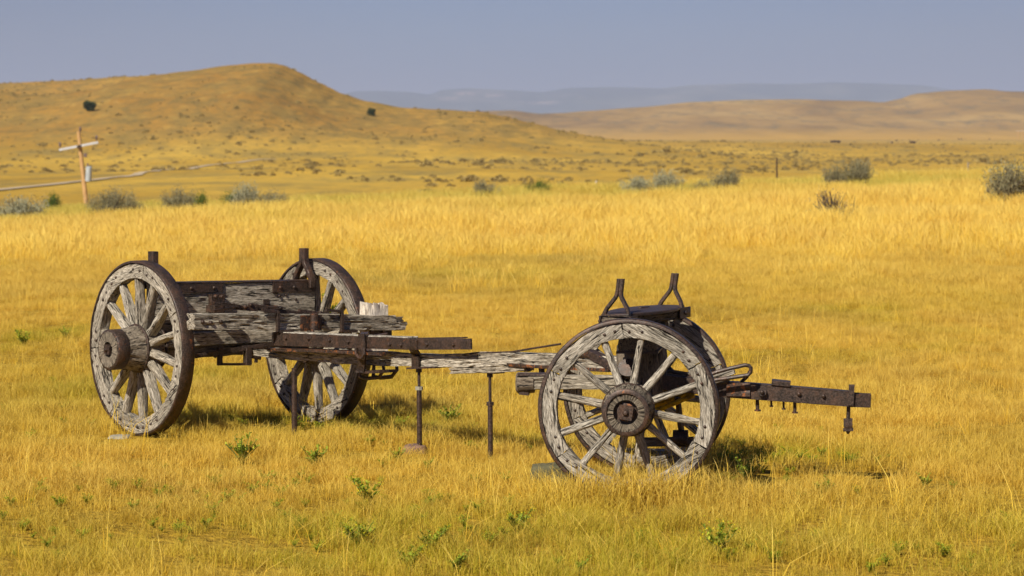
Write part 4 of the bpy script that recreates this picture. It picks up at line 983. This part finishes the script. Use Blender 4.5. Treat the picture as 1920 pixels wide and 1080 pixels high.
p = part(0); p.beam([FR(1447, 716, -.06), FR(1482, 719.5, -.06)], .13, .03, IRON, amp=.001, per=2); p.build('cap_plate', tn)
p = part(0)
for o_ in (-.13, .01): p.beam([FR(1597, 722, o_), FR(1595, 760, o_)], .014, .036, IRON, up=fF, amp=.001, per=2)
p.beam([FR(1597, 722.5, -.135), FR(1597, 722.5, .015)], .036, .012, IRON, amp=.001); p.build('tongue_band', tn)
p = part(0); p.tube([FR(1591, 758, -.06), FR(1590.5, 778, -.06), FR(1590, 806, -.06)], .0125, IRON, 8)
p.beam([FR(1590, 785, -.06), FR(1590.5, 800, -.06), FR(1590, 806, -.06)], .05, .058, IRON, up=fF, amp=.002, step=.01, per=3, taper=lambda t: 1.0 if t < .75 else 1 - (t - .75) * 1.2)
p.slab(FR(1581, 806, -.06), FR(1600, 805, -.06), .06, .016, IRON); p.tube([FR(1590, 806, -.06), FR(1590, 814, -.06)], lambda t: .024 * (1 - .8 * t), IRON, 6); p.build('hanging_pin', tn)
p = part(0)
lp = [(1325, 705), (1345, 697), (1372, 690), (1397, 684.5), (1404, 685.5), (1408, 690), (1407.5, 698), (1403, 703), (1372, 708), (1338, 713), (1322, 716)]
p.tube([FR(x_, y_, -.22) for x_, y_ in lp], .0125, IRON, 8); p.tube([FR(1406, 697, -.2), FR(1400, 707, -.15), FR(1390, 716, -.08), FR(1384, 722, -.06)], .0115, IRON, 8); p.build('loop_handle', tn)
p = part(0); p.beam([FR(1318, 712, -.12), FR(1352, 706, -.12), FR(1376, 697, -.12)], .05, .03, WOOD, amp=.008, end=.02, step=.015); p.beam([FR(1320, 716, -.10), FR(1366, 714, -.10)], .06, .035, WOOD_D, amp=.008, end=.02, step=.015); p.build('splintered_wood', tn)
# yellow painted braces and dark irons seen through the near front wheel
p = part(0); p.tube([FR(1195, 782, .15), FR(1245, 764, .15), FR(1302, 741, .15)], .016, YEL, 8, amp=.003); p.tube([FR(1195, 772, .28), FR(1306, 733, .28)], .018, YEL, 8); p.tube([FR(1075, 706, .3), FR(1120, 712, .3), FR(1200, 740, .3)], .013, YEL, 8); p.build('yellow_brace', wag)
p = part(0); p.beam([FR(1195, 722, .18), FR(1255, 712, .18), FR(1330, 722, .18)], .05, .13, WOOD_D, amp=.006, step=.03); p.beam([FR(1232, 668, .22), FR(1262, 700, .2), FR(1330, 716, .12)], .03, .035, IRON, amp=.002, step=.03)
p.beam([FR(1270, 745, .25), FR(1280, 828, .3)], .03, .03, IRON, amp=.002, step=.04); p.beam([FR(1195, 829, .3), FR(1300, 827, .3)], .06, .055, WOOD_D, amp=.005, step=.03); p.tube([FR(1262, 822, .27), FR(1290, 822, .27)], .055, IRON, 14); p.build('rear_hound', wag)

# iron props under the reach, each its own thing
def prop(px, ytop, ybase, D, r, label, collar=None, base=False, plate=False):
    b_ = P(px, 0, D); b_ = V3((b_.x, D, -.05)); t_ = P(px + .5 * (0 if not collar else -3), ytop, D)
    q = MB(b_); e = empty('prop_stand', b_, label, 'prop', 'iron props holding up the reach pole')
    if collar:
        m_ = b_.lerp(t_, (b_.z - (CZ - (collar - HY) * D / F)) / (b_.z - t_.z))
        q.tube([b_, m_], r, IRON, 10, amp=.0012); q.tube([m_ - UP * .012, m_ + UP * .012], r * 1.4, STONE if base else IRON, 8); q.tube([m_, t_], r * .58, IRON, 8)
        q.tube([t_ - UP * .03, t_ + UP * .004], r * 1.1, IRON, 8)
    else: q.tube([b_, t_], r, IRON, 10, amp=.0012)
    q.build('pipe', e)
    if plate: q = MB(b_); q.beam([t_ + cD * -.10 + UP * .004, t_ + cD * .10 + UP * .008], .09, .014, IRON, amp=.001); q.build('top_plate', e)
    return e
prop(552, 690, 812, 20.9, .021, 'plain iron pipe prop beside the far rear wheel, leftmost of the three')
prop(787, 690, 850, 19.87, .019, 'iron pipe prop with a pale collar standing on a reddish stone, middle of the three', 495 + 233, True)
prop(920, 699, 855, 19.33, .018, 'iron pipe prop with a small top plate, nearest the front wheels', 702 + 55, False, True)

def rock(p, sx_, sy, sz, m, name, label, seed, sub=4, box=0.0):
    import bmesh
    bm = bmesh.new(); bmesh.ops.create_icosphere(bm, subdivisions=sub, radius=1)
    for v in bm.verts:
        c_ = v.co.copy()
        if box: 
            mx = max(abs(c_.x), abs(c_.y), abs(c_.z)); c_ = c_.lerp(c_ / mx, box)
        c_ *= 1 + .16 * mn.noise(v.co * 1.5 + V3((seed, 0, 0))) + .06 * mn.noise(v.co * 5 + V3((seed, 3, 0))) + .02 * mn.noise(v.co * 14)
        v.co = V3((c_.x * sx_, c_.y * sy, c_.z * sz))
    me = bpy.data.meshes.new(name); bm.to_mesh(me); bm.free(); me.materials.append(m); me.polygons.foreach_set('use_smooth', [True] * len(me.polygons))
    o = bpy.data.objects.new(name, me); COL.objects.link(o); o.location = p; tag(o, label, 'stone'); return o
rock((CC(783, 850).x - .02, 19.86, .015), .085, .07, .05, RSTONE, 'stone', 'reddish stone under the foot of the middle iron prop', 4, 4, .4)
rock((-2.86, 20.9, -.008), .085, .10, .03, STONE, 'stone', 'flat pale stone beneath the near rear wheel', 8, 4, .5)
o = rock((P(1030, 0, 17.95).x, 17.95, .06), .12, .10, .085, MOSS, 'stone', 'squarish mossy stone chocking the left side of the near front wheel', 12, 4, .8)
q = MB((.95, 19.45, 0)); q.beam([(.70, 19.5, .05), (1.25, 19.35, .055)], .16, .04, WOOD, amp=.006, end=.02, step=.02); q.tube([(.86, 19.35, -.02), (.865, 19.35, .19)], .03, WOOD, 9, amp=.006)
o = q.build('loose_board', None, loc=(.95, 19.45, 0)); tag(o, 'loose grey board with a short stake lying in the grass behind the near front wheel', 'board')

# ------------------------------------------------------------------ smoky air
m = bpy.data.materials.new('haze_air'); m.use_nodes = True; nt = m.node_tree
nt.nodes.remove(nt.nodes['Principled BSDF']); pv = nt.nodes.new('ShaderNodeVolumePrincipled')
pv.inputs['Color'].default_value = (.51, .61, .88, 1); pv.inputs['Density'].default_value = HAZE; pv.inputs['Anisotropy'].default_value = .0
nt.links.new(pv.outputs[0], nt.nodes['Material Output'].inputs['Volume'])
q = MB(); x0, x1, y0_, y1_, z0, z1 = -19000, 19000, -400, 46000, -12, 700
q.v = [V3(v) for v in ((x0, y0_, z0), (x1, y0_, z0), (x1, y1_, z0), (x0, y1_, z0), (x0, y0_, z1), (x1, y0_, z1), (x1, y1_, z1), (x0, y1_, z1))]; q.g = [V3()] * 8
q.f = [(3, 2, 1, 0), (4, 5, 6, 7), (0, 1, 5, 4), (1, 2, 6, 5), (2, 3, 7, 6), (3, 0, 4, 7)]; q.mi(m); q.m = [0] * 6
o = q.build('haze'); o['kind'] = 'stuff'
